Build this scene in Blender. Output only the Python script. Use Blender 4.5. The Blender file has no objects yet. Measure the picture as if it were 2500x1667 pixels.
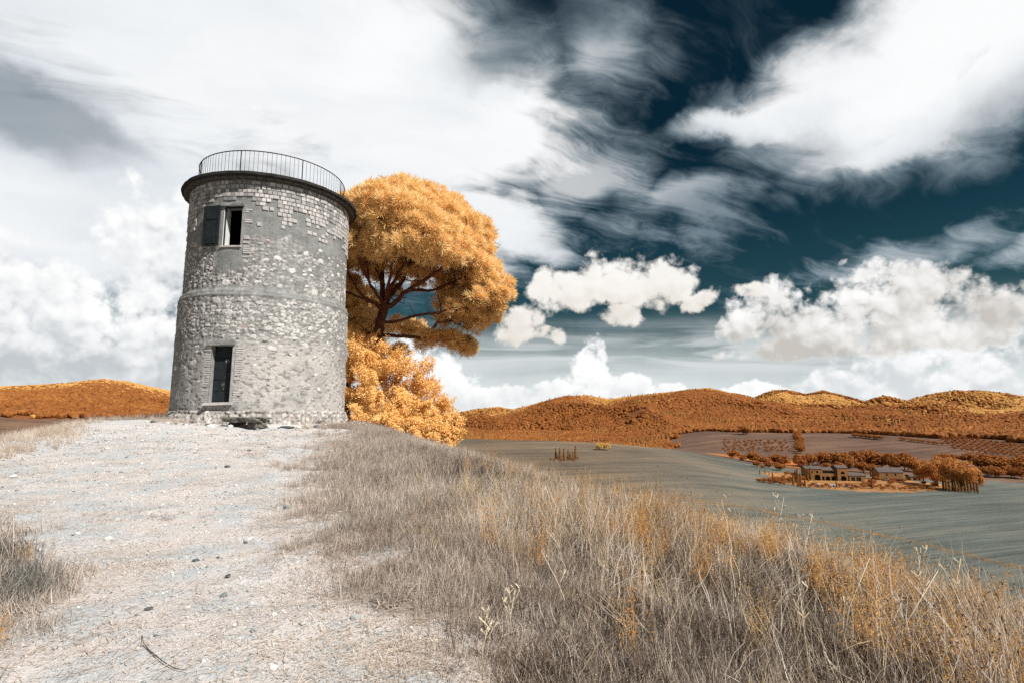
import bpy, bmesh, math, random
import numpy as np
from mathutils import Vector, Matrix, Euler

random.seed(7)
RNG = np.random.default_rng(11)
SC = bpy.context.scene
COL = SC.collection
R = math.radians

# ------------------------------------------------------------------ camera
FPX = 1350.0                       # focal length in photograph pixels (2500 wide)
TILT = math.atan(182.0 / FPX)      # camera looks slightly upward
EYE = 1.6
cam_d = bpy.data.cameras.new('camera')
cam_d.sensor_width = 36.0
cam_d.lens = 36.0 * FPX / 2500.0
cam_d.clip_start = 0.05
cam_d.clip_end = 30000
cam = bpy.data.objects.new('camera', cam_d)
cam.location = (0, 0, EYE)
cam.rotation_euler = (R(90) + TILT, 0, 0)
COL.objects.link(cam)
SC.camera = cam

SC.render.engine = 'CYCLES'
SC.view_settings.view_transform = 'Standard'
SC.view_settings.look = 'None'
SC.view_settings.exposure = 0.3
SC.view_settings.gamma = 1.0
SC.view_settings.use_curve_mapping = False
SC.cycles.max_bounces = 5
SC.cycles.diffuse_bounces = 4
SC.cycles.glossy_bounces = 2
SC.cycles.transmission_bounces = 2
SC.cycles.transparent_max_bounces = 6
SC.cycles.use_adaptive_sampling = True
SC.cycles.adaptive_threshold = 0.012
SC.cycles.adaptive_min_samples = 20
SC.cycles.use_denoising = False


def pix(px, py):
    """photograph pixel -> direction of view (world)"""
    yu = 833.5 - py
    c, s = math.cos(TILT), math.sin(TILT)
    return (px - 1250.0, FPX * c - yu * s, FPX * s + yu * c)


def azel(px, py):
    x, y, z = pix(px, py)
    return math.degrees(math.atan2(x, y)), math.degrees(math.atan2(z, math.hypot(x, y)))


# ------------------------------------------------------------------ sun
SUN_EL = R(47)
SUN_DIR = Vector((0.79 * math.cos(SUN_EL), -0.613 * math.cos(SUN_EL), math.sin(SUN_EL))).normalized()
sun_d = bpy.data.lights.new('sun', 'SUN')
sun_d.energy = 5.0
sun_d.angle = R(0.5)
sun_d.color = (1.0, 0.965, 0.915)
sun = bpy.data.objects.new('sun', sun_d)
sun.rotation_euler = SUN_DIR.to_track_quat('Z', 'Y').to_euler()
sun.location = (60, -60, 90)
COL.objects.link(sun)

# ------------------------------------------------------------------ sky
world = bpy.data.worlds.new('World')
SC.world = world
world.use_nodes = True
WT = world.node_tree
WT.nodes.clear()


class S:
    """tiny expression layer over shader math nodes"""
    tree = None

    def __init__(self, sock):
        self.s = sock

    @staticmethod
    def _m(op, *a, clamp=False):
        n = S.tree.nodes.new('ShaderNodeMath')
        n.operation = op
        n.use_clamp = clamp
        for i, v in enumerate(a):
            if isinstance(v, S):
                S.tree.links.new(v.s, n.inputs[i])
            else:
                n.inputs[i].default_value = v
        return S(n.outputs[0])

    def __add__(s, o): return S._m('ADD', s, o)
    __radd__ = __add__
    def __mul__(s, o): return S._m('MULTIPLY', s, o)
    __rmul__ = __mul__
    def __sub__(s, o): return S._m('SUBTRACT', s, o)
    def __rsub__(s, o): return S._m('SUBTRACT', o, s)
    def __truediv__(s, o): return S._m('DIVIDE', s, o)
    def pw(s, e): return S._m('POWER', s, e)
    def mx(s, o): return S._m('MAXIMUM', s, o)
    def mn(s, o): return S._m('MINIMUM', s, o)
    def sat(s): return S._m('ADD', s, 0.0, clamp=True)


def xyz(x, y, z):
    n = S.tree.nodes.new('ShaderNodeCombineXYZ')
    for i, v in enumerate((x, y, z)):
        if isinstance(v, S):
            S.tree.links.new(v.s, n.inputs[i])
        else:
            n.inputs[i].default_value = v
    return S(n.outputs[0])


def sep(v):
    n = S.tree.nodes.new('ShaderNodeSeparateXYZ')
    S.tree.links.new(v.s, n.inputs[0])
    return [S(n.outputs[i]) for i in range(3)]


def vop(op, a, b=None):
    n = S.tree.nodes.new('ShaderNodeVectorMath')
    n.operation = op
    S.tree.links.new(a.s, n.inputs[0])
    if isinstance(b, S):
        S.tree.links.new(b.s, n.inputs[1])
    elif b is not None:
        if op == 'SCALE':
            n.inputs['Scale'].default_value = b
        else:
            n.inputs[1].default_value = b
    return S(n.outputs['Value'] if op in ('LENGTH', 'DOT_PRODUCT') else n.outputs[0])


def noise(v, scale, detail=4, rough=0.5, dist=0.0, lac=2.0, kind=None):
    n = S.tree.nodes.new('ShaderNodeTexNoise')
    if kind:
        n.noise_type = kind
        n.normalize = True
    n.inputs['Scale'].default_value = scale
    n.inputs['Detail'].default_value = detail
    n.inputs['Roughness'].default_value = rough
    n.inputs['Lacunarity'].default_value = lac
    n.inputs['Distortion'].default_value = dist
    if v is not None:
        S.tree.links.new(v.s, n.inputs['Vector'])
    return n


def nfac(*a, **k): return S(noise(*a, **k).outputs['Fac'])
def ncol(*a, **k): return S(noise(*a, **k).outputs['Color'])


def smooth(v, a, b, lo=0.0, hi=1.0):
    n = S.tree.nodes.new('ShaderNodeMapRange')
    n.interpolation_type = 'SMOOTHSTEP'
    n.inputs['From Min'].default_value = a
    n.inputs['From Max'].default_value = b
    n.inputs['To Min'].default_value = lo
    n.inputs['To Max'].default_value = hi
    S.tree.links.new(v.s, n.inputs['Value'])
    return S(n.outputs[0])


def mixc(f, a, b, blend='MIX'):
    n = S.tree.nodes.new('ShaderNodeMix')
    n.data_type = 'RGBA'
    n.blend_type = blend
    for i, v in ((0, f), (6, a), (7, b)):
        if isinstance(v, S):
            S.tree.links.new(v.s, n.inputs[i])
        elif i == 0:
            n.inputs[i].default_value = v
        else:
            n.inputs[i].default_value = tuple(v) + (1.0,)
    return S(n.outputs[2])


def ramp(v, stops, interp='LINEAR'):
    n = S.tree.nodes.new('ShaderNodeValToRGB')
    cr = n.color_ramp
    cr.interpolation = interp
    while len(cr.elements) < len(stops):
        cr.elements.new(0.5)
    for e, (p, c) in zip(cr.elements, stops):
        e.position = p
        e.color = (c[0], c[1], c[2], 1) if hasattr(c, '__len__') else (c, c, c, 1)
    S.tree.links.new(v.s, n.inputs[0])
    return S(n.outputs[0])


def build_sky():
    S.tree = WT
    tc = WT.nodes.new('ShaderNodeTexCoord')
    d = S(tc.outputs['Generated'])
    d = vop('NORMALIZE', d)
    x, y, z = sep(d)
    DEG = 57.29578
    az = S._m('ARCTAN2', x, y) * DEG
    el = S._m('ARCSINE', z) * DEG
    # gentle wandering of the coordinates so that no outline is a plain curve
    w1 = sep(vop('SUBTRACT', ncol(d, 3.2, 3, 0.5), (0.5, 0.5, 0.5)))
    w2 = sep(vop('SUBTRACT', ncol(d, 14.0, 4, 0.6), (0.5, 0.5, 0.5)))

    def ell(v, px, py, a, b, rot=0.0):
        """1 in the middle of an oval patch of sky, 0 on its rim, negative outside"""
        A, E = azel(px, py)
        n = WT.nodes.new('ShaderNodeMapping')
        n.vector_type = 'TEXTURE'
        n.inputs['Location'].default_value = (A, E, 0)
        n.inputs['Rotation'].default_value = (0, 0, R(rot))
        n.inputs['Scale'].default_value = (a, b, 1)
        WT.links.new(v.s, n.inputs['Vector'])
        return 1.0 - vop('LENGTH', S(n.outputs[0]))

    def union(v, lst):
        r = None
        for e in lst:
            q = ell(v, *e)
            r = q if r is None else r.mx(q)
        return r

    # ---- clear air: the physical sky, seen through the photograph's teal cast
    sky = WT.nodes.new('ShaderNodeTexSky')
    sky.sky_type = 'NISHITA'
    sky.sun_disc = False
    sky.sun_elevation = SUN_EL
    sky.sun_rotation = math.atan2(SUN_DIR.x, SUN_DIR.y)
    sky.altitude = 300
    sky.air_density = 1.0
    sky.dust_density = 0.4
    sky.ozone_density = 1.0
    base = vop('MULTIPLY', S(sky.outputs[0]), SKY_TINT)
    deep = smooth(el, 9.0, 26.0, 1.0, 0.52)
    base = vop('MULTIPLY', base, xyz(deep * deep, deep, deep.pw(0.7)))
    # thick pale air low over the horizon
    low = smooth(el + w1[0] * 5.0 + w2[1] * 1.5, 11.5, 2.0)
    base = mixc(low.pw(1.4) * 0.95, base, (7.6, 8.1, 8.2))

    # ---- high veil: streaky ice cloud on a plane overhead
    pz = (z.mx(0.0) + 0.22)
    px_, py_ = x / pz, y / pz
    ca, sa = math.cos(R(24)), math.sin(R(24))
    sx, sy = px_ * ca + py_ * sa, py_ * ca - px_ * sa
    warp = vop('SCALE', vop('SUBTRACT', ncol(xyz(sx * 0.55, sy * 0.8, 0.0), 1.3, 4, 0.55), (0.5, 0.5, 0.5)), 1.6)
    stretched = vop('ADD', xyz(sx * 0.62, sy * 1.15, 0.3), warp)
    cir = nfac(stretched, 1.35, 6, 0.56)
    fine = nfac(vop('ADD', xyz(sx * 0.9, sy * 2.6, 1.7), vop('SCALE', warp, 1.9)), 2.3, 6, 0.60)
    feather = nfac(vop('ADD', xyz(sx * 0.6, sy * 3.3, 5.1), vop('SCALE', warp, 2.2)), 1.9, 6, 0.61)
    soft = xyz(az + w1[0] * 16.0 + w2[0] * 4.0, el + w1[1] * 11.0 + w2[1] * 3.0, 0.0)
    veil = union(soft, [
        (900, 270, 27, 13.5, -8), (520, 60, 34, 14, 0), (260, 480, 34, 12, 5),
        (900, 520, 24, 9, 0), (1210, 545, 12, 5.0, -20), (1210, 330, 9, 8, 0),
    ])
    veil2 = union(soft, [(2360, 70, 21, 9.0, 20), (2130, 200, 20, 6.2, 8), (1830, 310, 12, 2.4, 2),
                         (2560, 180, 14, 6.0, 8), (2300, 290, 17, 2.6, 2)])
    streak = union(soft, [(1640, 530, 12, 3.0, 14), (2230, 610, 11, 2.0, 14), (1430, 480, 9, 4, 25),
                          (1470, 150, 8, 8, 0), (2500, 560, 7, 1.6, 20), (1720, 580, 8, 2.5, -20)])
    dark = union(soft, [(-20, 235, 11, 2.6, -12), (160, 290, 8, 1.5, -12), (1330, 60, 10, 3.0, 15), (130, 720, 9, 2.0, 0), (2150, 470, 22, 3.4, 6), (1800, 400, 8, 2.2, 0)])
    glow = union(soft, [(1080, 330, 26, 15, 0), (2250, 180, 20, 9, 8)])
    v1 = smooth(veil + (cir - 0.5) * 0.9 + (feather - 0.5) * 1.0, -0.10, 0.55)
    v2 = smooth(veil2 + (cir - 0.5) * 0.6 + (feather - 0.5) * 1.0, -0.05, 0.60)
    v3 = smooth(streak.mx(-0.55) + (cir - 0.5) * 1.2 + (feather - 0.5) * 2.6, -0.05, 1.15) * 0.62
    # elsewhere round the sky the same veil goes on
    behind = smooth(y, 0.55, 0.15) * smooth((cir - 0.5) * 2.2 + w1[2] * 1.6, -0.25, 0.5)
    bg = smooth((cir - 0.5) * 1.2 + (feather - 0.5) * 2.2, 0.0, 0.9) * 0.26
    vf = v1.mx(v2).mx(v3).mx(bg).mx(behind * 0.85)
    vf = vf * (1.0 - smooth(dark + (cir - 0.5) * 0.9, -0.35, 0.6) * 0.45)
    vshade = ramp(fine * 0.2 + cir * 0.4 + 0.19 + w1[2] * 0.35 + smooth(dark, -1.1, 0.2) * -0.20 + smooth(glow, -0.6, 0.8) * 0.20 - 0.10,
                  [(0.16, (5.6, 6.2, 6.8)), (0.34, (7.5, 7.95, 8.35)), (0.62, (9.7, 9.8, 9.85))])
    sky_c = mixc(vf, base, mixc(smooth(vf, 0.1, 0.75), (4.6, 6.0, 6.9), vshade))

    # ---- flat pale layers low in the sky
    lay = nfac(xyz(az * 0.035, el * 0.42, 2.0), 1.0, 7, 0.58, 0.6)
    layer = smooth(el, 3.0, 5.0) * smooth(el, 10.5, 6.0) * smooth(lay + w1[0] * 0.5, 0.42, 0.62) * 0.75
    sky_c = mixc(layer, sky_c, (7.6, 8.0, 8.1))

    # ---- heaped clouds: one puffy field shared by all, shaded by how it rises toward the sun
    def puffs(v, det):
        n = WT.nodes.new('ShaderNodeTexVoronoi')
        n.feature = 'F1'
        n.inputs['Scale'].default_value = 19.0
        n.inputs['Detail'].default_value = det
        n.inputs['Roughness'].default_value = 0.55
        n.inputs['Lacunarity'].default_value = 2.3
        WT.links.new(v.s, n.inputs['Vector'])
        return S(n.outputs['Distance'])

    dw = vop('ADD', d, vop('SCALE', vop('SUBTRACT', ncol(d, 30.0, 3, 0.6), (0.5, 0.5, 0.5)), 0.022))
    F_v = puffs(dw, 2.0)
    F_n = nfac(d, 16.0, 6, 0.62)
    F_b = nfac(d, 7.0, 2, 0.5)
    F_f = nfac(d, 52.0, 4, 0.68)
    F = 0.20 + (0.42 - F_v) * 0.95 + (F_n - 0.5) * 1.1 + (F_f - 0.5) * 0.85 + (F_b - 0.5) * 0.5
    dw2 = vop('ADD', dw, (0.007, -0.003, 0.012))
    F2 = (0.42 - puffs(dw2, 1.0)) * 1.05
    F_n2 = nfac(vop('ADD', d, (0.008, -0.003, 0.013)), 16.0, 3, 0.6)
    F_b2 = nfac(vop('ADD', d, (0.022, -0.010, 0.040)), 7.0, 2, 0.5)
    RELIEF = ((0.42 - F_v) * 1.05 - F2) * 0.50 + (F_n - F_n2) * 0.75 + (F_b - F_b2) * 1.0
    vw = xyz(az + w2[0] * 2.4, el + w2[1] * 1.8, 0.0)

    def heap(col, lst, edge, lit, shade, base_px, top_px, opac=1.0, k=1.0, amp=1.0, mid=0.65, more=0.0):
        body = union(vw, lst)
        dens = (body * 1.6).mn(0.7) + F * amp * 1.15 + more + 0.06
        a = smooth(dens, 0.0, edge) * opac
        e0, e1 = azel(1250, base_px)[1], azel(1250, top_px)[1]
        hgt = smooth(el + w2[2] * 3.0, e0, e1)
        t = (hgt * 0.50 + 0.20 + RELIEF * k + smooth(dens, 0.6, 0.0) * 0.22).sat()
        return mixc(a, col, ramp(t, [(0.0, shade), (0.45, tuple((1 - mid) * s + mid * l for s, l in zip(shade, lit))), (0.85, lit)]))

    W = (10.2, 10.2, 10.2)
    # great heap at the left, climbing toward the tower
    sky_c = heap(sky_c, [(-60, 860, 11, 4.5, 0), (120, 870, 12, 5.0, 0), (330, 810, 10, 6.5, 25), (415, 650, 6.0, 7, 30), (220, 745, 7.5, 4.5, 30),
                         (-150, 730, 11, 6, 0), (0, 690, 4.0, 3.0, 0), (420, 900, 10, 5.5, 0)],
                 0.75, W, (5.6, 6.0, 6.3), 935, 800, k=1.2, amp=0.85, more=0.28)
    # towers along the horizon
    sky_c = heap(sky_c, [(1440, 880, 2.2, 2.8, 0), (1450, 950, 3.4, 2.8, 0), (1350, 965, 4.2, 2.2, 0), (1260, 975, 4.4, 2.2, 0), (1555, 940, 2.6, 1.5, 0),
                         (1060, 925, 4.8, 3.4, -15), (1010, 880, 3.6, 3.2, 0), (1120, 990, 4.4, 2.2, 0), (1650, 950, 1.8, .9, 0), (1850, 962, 3.6, 1.3, 0)],
                 0.45, (10.3, 10.3, 10.3), (7.4, 7.7, 7.8), 1010, 930, k=1.0, amp=0.7, more=0.04)
    sky_c = heap(sky_c, [(2230, 930, 7.0, 3.6, 0), (2420, 900, 7.0, 4.2, 0), (2160, 900, 3.2, 3.6, 0), (2030, 945, 3.8, 2.0, 0), (2560, 890, 8, 5, 0), (2100, 965, 3, 1.4, 0)],
                 0.6, (9.9, 10.0, 10.1), (7.0, 7.3, 7.5), 985, 880, k=1.6, amp=0.8, more=0.08)
    # drifting heaps
    sky_c = heap(sky_c, [(2200, 765, 9.5, 2.8, 3), (2040, 800, 8.5, 2.6, 0), (1860, 760, 4.4, 3.0, 30), (2380, 780, 5.0, 3.0, 0), (1950, 855, 6.5, 1.4, 0),
                         (2140, 705, 6.0, 2.6, 0), (2060, 830, 9.5, 2.2, 0), (2330, 715, 3.5, 2.2, 0)],
                 0.6, (10.2, 10.2, 10.1), (5.9, 5.6, 5.2), 885, 725, k=1.15, amp=0.85, more=0.16)
    sky_c = heap(sky_c, [(1400, 700, 4.8, 2.7, 0), (1500, 685, 5.6, 3.2, 0), (1600, 695, 4.8, 3.0, 0), (1340, 705, 3.2, 2.6, 0),
                         (1510, 772, 2.6, 1.5, 0), (1265, 795, 3.8, 2.2, 15), (1345, 815, 2.2, 1.1, 0),
                         (1705, 738, 1.9, 1.1, 20), (1830, 707, 2.0, 1.1, 0)],
                 0.6, (9.9, 9.7, 9.3), (8.0, 7.5, 6.8), 800, 670, k=0.8, amp=0.80, more=0.14)
    bgd = WT.nodes.new('ShaderNodeBackground')
    bgd.inputs['Strength'].default_value = 0.081
    WT.links.new(sky_c.s, bgd.inputs['Color'])
    out = WT.nodes.new('ShaderNodeOutputWorld')
    WT.links.new(bgd.outputs[0], out.inputs['Surface'])


SKY_TINT = (0.085, 0.185, 0.168)
build_sky()
world.cycles.sampling_method = 'MANUAL'
world.cycles.sample_map_resolution = 512
# ------------------------------------------------------------------ terrain (real heights in metres)
def _hash(i, j, k=0):
    n = (i * 374761393 + j * 668265263 + k * 2147483647) & 0xFFFFFFFF
    n = ((n ^ (n >> 13)) * 1274126177) & 0xFFFFFFFF
    return ((n ^ (n >> 16)) & 0xFFFF) / 65535.0


def vnoise(x, y, seed=0):
    xi = np.floor(x).astype(np.int64); yi = np.floor(y).astype(np.int64)
    fx = x - xi; fy = y - yi
    fx = fx * fx * fx * (fx * (fx * 6 - 15) + 10); fy = fy * fy * fy * (fy * (fy * 6 - 15) + 10)
    a = _hash(xi, yi, seed); b = _hash(xi + 1, yi, seed)
    c = _hash(xi, yi + 1, seed); d = _hash(xi + 1, yi + 1, seed)
    return (a * (1 - fx) + b * fx) * (1 - fy) + (c * (1 - fx) + d * fx) * fy


def fbm(x, y, oct=4, seed=0, gain=0.5, lac=2.07):
    x = np.asarray(x, float); y = np.asarray(y, float)
    s = 0; a = 1.0; t = 0
    for o in range(oct):
        s = s + a * (vnoise(x, y, seed + o * 17) - 0.5)
        t += a; a *= gain
        x = x * lac + 13.7; y = y * lac - 7.3
    return s / t * 2.0


def sst(v, a, b):
    t = np.clip((v - a) / (b - a), 0, 1)
    return t * t * (3 - 2 * t)


def Dr(s, m, w):
    s = np.maximum(s, 0)
    return m * (np.sqrt(s * s + w * w) - w)


def edge_right(y):
    return np.interp(y, [-10, 0, 4, 9, 14, 20, 26, 34, 60], [4.4, 3.3, 2.0, -0.4, -2.6, -4.9, -7.2, -9.5, -14])


def hilltop(x, y):
    a = np.interp(y, [-30, -6, 0, 10, 17, 22, 27, 60], [-1.2, -0.3, 0, 0.56, 0.97, 1.18, 1.22, 1.22])
    z = a - Dr(x - edge_right(y), 0.46, 2.4)
    z = z - Dr(-x - np.interp(y, [0, 10, 20, 30], [7.5, 11.0, 14.5, 20.0]), 0.40, 3.5)
    z = z - Dr(y - 33.0, 0.42, 6.0) - Dr(-y - 14.0, 0.35, 6.0)
    # low mound the tower stands on
    z = z + 0.38 * np.exp(-(((x + 11.1) ** 2 + (y - 24.6) ** 2) / 26.0))
    # ground slips a little from left to right across the tower's foot
    z = z - 0.035 * np.clip(x + 12.0, -4, 8) * sst(y, 12, 20)
    return z


AZ_K = [-180, -70, -42, -30, -6.2, 4.2, 10, 15, 18, 21, 24, 27, 32, 180]
K_H = [18, 24, 26, 26, 23.0, 22, 19.6, 16.4, 12.9, 8.3, 3.2, 0.8, 0, 0]


def _ridge_table():
    front = [(1040, 1064), (1090, 1038), (1160, 1024), (1230, 1010), (1300, 990), (1340, 979), (1380, 970), (1430, 969), (1485, 978), (1560, 968), (1620, 962),
             (1660, 957), (1730, 954), (1790, 966), (1850, 982), (1920, 996), (2000, 1004), (2100, 996), (2200, 1002), (2300, 1010), (2500, 1018)]
    back = [(700, 1075), (900, 1045), (1040, 1028), (1110, 1016), (1160, 1004), (1215, 997), (1270, 1006), (1400, 1006), (1600, 990), (1680, 954), (1730, 950), (1790, 963), (1840, 976), (1862, 966), (1885, 957), (1920, 955), (1968, 967), (2010, 958), (2055, 969),
            (2112, 986), (2160, 971), (2212, 986), (2262, 970), (2330, 959), (2400, 961), (2500, 972), (2700, 980)]
    left = [(-250, 962), (-100, 955), (0, 950), (100, 944), (180, 939), (250, 931), (310, 936), (370, 950), (412, 957), (520, 985), (650, 1010), (800, 1020), (1000, 1024)]
    def tab(p):
        A, E = zip(*[azel(*q) for q in p])
        return np.array(A), np.tan(np.radians(E))
    return tab(front), tab(back), tab(left)


RT_F, RT_B, RT_L = _ridge_table()


def valley(x, y):
    r = np.hypot(x, y)
    az = np.degrees(np.arctan2(x, y))
    kh = np.interp(az, AZ_K, K_H)
    q = r - 440
    z = -40 + kh * np.exp(-(q / np.where(q < 0, 190.0, 130.0)) ** 2)
    # the land climbs gently behind the farm
    z = z + 17 * sst(r, 470, 1000) * sst(np.abs(az), 12, 20) + 6 * sst(r, 600, 1000)
    z = z + 2.2 * fbm(x / 160, y / 160, 3, 5) * sst(r, 120, 300)
    base = z

    def ridge(T, R0, R1, pad, spur):
        tan = np.interp(az, T[0], T[1], left=pad, right=pad)
        crest = EYE + tan * R1
        t = (r - R0) / (R1 - R0)
        up = np.where(t < 1, sst(t, 0, 1) * 0.55 + 0.45 * np.clip(t, 0, 1), 1 - sst(t, 1.0, 2.2))
        sp = (0.36 - 2.0 * np.abs(fbm(x / 380 + 4, y / 380, 3, 9))) * spur * np.clip(t * 3, 0, 1) * np.clip((1 - t) * 2.4, 0, 1)
        return base + (crest - base) * up + sp

    side = sst(az, -16, -9)
    f = ridge(RT_F, 900, 1750, -0.02, 44) * side + base * (1 - side)
    b = ridge(RT_B, 1150, 2600, 0.02, 62)
    l = ridge(RT_L, 620, 1500, 0.0, 16) * (1 - side) + base * side
    return np.maximum(np.maximum(f, b), np.maximum(l, base))


def height(x, y):
    x = np.asarray(x, float); y = np.asarray(y, float)
    a = hilltop(x, y); b = valley(x, y)
    k = 3.0
    return np.where(np.abs(a - b) > 12, np.maximum(a, b), np.log(np.exp(np.clip((a - b) / k, -30, 30)) + 1) * k + b)


def drop(px, py, r0=2.0, r1=4000.0):
    """where the line of sight through a photograph pixel meets the land"""
    v = np.array(pix(px, py)); v = v / math.hypot(v[0], v[1])
    r = np.geomspace(r0, r1, 6000)
    g = height(v[0] * r, v[1] * r) - (EYE + v[2] * r)
    i = int(np.argmax(g > 0))
    return Vector((v[0] * r[i], v[1] * r[i], float(height(v[0] * r[i], v[1] * r[i]))))


def at(px, py, dist):
    v = Vector(pix(px, py)); h = math.hypot(v.x, v.y)
    return Vector((v.x / h * dist, v.y / h * dist, EYE + v.z / h * dist))


def gz(x, y): return float(height(x, y))

# ------------------------------------------------------------------ mesh helpers
def mesh_np(name, V, F, smooth=False, attrs=None, mats=(), fmat=None, normals=None):
    """V (n,3); F list of (k,m) index arrays"""
    me = bpy.data.meshes.new(name)
    V = np.asarray(V, np.float32)
    if isinstance(F, np.ndarray):
        F = [F]
    F = [np.asarray(f, np.int32) for f in F if len(f)]
    me.vertices.add(len(V))
    me.vertices.foreach_set('co', V.ravel())
    tot = sum(f.size for f in F)
    me.loops.add(tot)
    me.loops.foreach_set('vertex_index', np.concatenate([f.ravel() for f in F]))
    nf = sum(len(f) for f in F)
    me.polygons.add(nf)
    sizes = np.concatenate([np.full(len(f), f.shape[1], np.int32) for f in F])
    starts = np.concatenate([[0], np.cumsum(sizes)[:-1]]).astype(np.int32)
    me.polygons.foreach_set('loop_start', starts)
    me.polygons.foreach_set('loop_total', sizes)
    me.polygons.foreach_set('use_smooth', np.full(nf, bool(smooth)))
    for m in mats:
        me.materials.append(m)
    if fmat is not None:
        me.polygons.foreach_set('material_index', np.asarray(fmat, np.int32))
    me.update(calc_edges=True)
    if normals is not None:
        me.polygons.foreach_set('use_smooth', np.ones(nf, bool))
        me.normals_split_custom_set_from_vertices(np.asarray(normals, np.float32).tolist())
    for k, a in (attrs or {}).items():
        a = np.asarray(a, np.float32)
        if a.ndim == 1:
            at_ = me.attributes.new(k, 'FLOAT', 'POINT')
            at_.data.foreach_set('value', a)
        else:
            at_ = me.attributes.new(k, 'FLOAT_COLOR', 'POINT')
            if a.shape[1] == 3:
                a = np.concatenate([a, np.ones((len(a), 1), np.float32)], 1)
            at_.data.foreach_set('color', a.ravel())
    return me


def add(name, me, parent=None, loc=None, mat=None):
    o = bpy.data.objects.new(name, me)
    COL.objects.link(o)
    if mat is not None and me is not None and not me.materials:
        me.materials.append(mat)
    if parent is not None:
        o.parent = parent
    if loc is not None:
        o.location = loc
    return o


def thing(name, label, cat, loc=(0, 0, 0), rz=0.0, group=None):
    o = bpy.data.objects.new(name, None)
    COL.objects.link(o)
    o.location = loc
    o.rotation_euler = (0, 0, rz)
    o.empty_display_size = 0.2
    return tag(o, label, cat, group)


def tag(o, label=None, cat=None, group=None, kind=None):
    if label: o['label'] = label
    if cat: o['category'] = cat
    if group: o['group'] = group
    if kind: o['kind'] = kind
    return o


class MB:
    """collects simple solids into one mesh"""
    def __init__(s):
        s.v, s.f = [], []

    def box(s, c, h, M=None, jit=0.0):
        i = len(s.v)
        for k in range(8):
            p = Vector(((-1, 1)[k & 1] * h[0], (-1, 1)[k >> 1 & 1] * h[1], (-1, 1)[k >> 2 & 1] * h[2]))
            if jit:
                p += Vector((random.uniform(-jit, jit), random.uniform(-jit, jit), random.uniform(-jit, jit)))
            if M is not None:
                p = M @ p
            s.v.append(tuple(p + Vector(c)))
        for q in ((0, 2, 3, 1), (4, 5, 7, 6), (0, 1, 5, 4), (2, 6, 7, 3), (0, 4, 6, 2), (1, 3, 7, 5)):
            s.f.append(tuple(i + k for k in q))
        return s

    def tube(s, pts, rad, n=8, cap=True):
        pts = [Vector(p) for p in pts]
        i0 = len(s.v)
        up = Vector((0, 0, 1))
        prev = None
        for k, p in enumerate(pts):
            t = (pts[min(k + 1, len(pts) - 1)] - pts[max(k - 1, 0)]).normalized()
            a = prev if prev is not None else (t.cross(up) if abs(t.z) < 0.95 else t.cross(Vector((1, 0, 0))))
            a = (a - t * a.dot(t)).normalized()
            prev = a
            b = t.cross(a)
            r = rad[k] if hasattr(rad, '__len__') else rad
            for j in range(n):
                w = 2 * math.pi * j / n
                s.v.append(tuple(p + a * (r * math.cos(w)) + b * (r * math.sin(w))))
        for k in range(len(pts) - 1):
            for j in range(n):
                A = i0 + k * n + j; B = i0 + k * n + (j + 1) % n
                s.f.append((A, B, B + n, A + n))
        if cap:
            s.f.append(tuple(i0 + j for j in range(n - 1, -1, -1)))
            s.f.append(tuple(i0 + (len(pts) - 1) * n + j for j in range(n)))
        return s

    def poly(s, pts, faces):
        i = len(s.v)
        s.v += [tuple(p) for p in pts]
        s.f += [tuple(i + k for k in f) for f in faces]
        return s

    def prism(s, outline, d0, d1, axis='y'):
        """closed outline in (u, v), pushed from d0 to d1 along the axis"""
        i = len(s.v); n = len(outline)
        for d in (d0, d1):
            for u, v in outline:
                s.v.append((u, d, v) if axis == 'y' else ((d, u, v) if axis == 'x' else (u, v, d)))
        s.f.append(tuple(i + k for k in range(n)))
        s.f.append(tuple(i + n + k for k in range(n - 1, -1, -1)))
        for k in range(n):
            j = (k + 1) % n
            s.f.append((i + j, i + k, i + n + k, i + n + j))
        return s

    def mesh(s, name, smooth=False, mat=None):
        me = bpy.data.meshes.new(name)
        me.from_pydata(s.v, [], s.f)
        me.validate()
        bm = bmesh.new(); bm.from_mesh(me)
        bmesh.ops.recalc_face_normals(bm, faces=bm.faces)
        bm.to_mesh(me); bm.free()
        if smooth:
            me.polygons.foreach_set('use_smooth', [True] * len(me.polygons))
        if mat is not None:
            me.materials.append(mat)
        return me

    def obj(s, name, mat, parent=None, smooth=False, loc=None):
        return add(name, s.mesh(name, smooth, mat), parent, loc)


# ------------------------------------------------------------------ materials
def material(name):
    m = bpy.data.materials.new(name)
    m.use_nodes = True
    nt = m.node_tree
    nt.nodes.clear()
    S.tree = nt
    out = nt.nodes.new('ShaderNodeOutputMaterial')
    b = nt.nodes.new('ShaderNodeBsdfPrincipled')
    b.inputs['Specular IOR Level'].default_value = 0.25
    b.inputs['Roughness'].default_value = 0.85
    nt.links.new(b.outputs[0], out.inputs['Surface'])
    return m, nt, b, out


def put(b, sock, v):
    if isinstance(v, S):
        S.tree.links.new(v.s, b.inputs[sock])
    else:
        b.inputs[sock].default_value = v


def bump(b, h, strength=0.5, dist=0.02):
    n = S.tree.nodes.new('ShaderNodeBump')
    n.inputs['Strength'].default_value = strength
    n.inputs['Distance'].default_value = dist
    S.tree.links.new(h.s, n.inputs['Height'])
    S.tree.links.new(n.outputs[0], b.inputs['Normal'])


def opos():
    return S(S.tree.nodes.new('ShaderNodeTexCoord').outputs['Object'])


def gpos():
    return S(S.tree.nodes.new('ShaderNodeNewGeometry').outputs['Position'])


def attr(name, out='Color', kind='GEOMETRY'):
    n = S.tree.nodes.new('ShaderNodeAttribute')
    n.attribute_name = name
    n.attribute_type = kind
    return S(n.outputs[out])


def obj_random():
    return S(S.tree.nodes.new('ShaderNodeObjectInfo').outputs['Random'])


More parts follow.
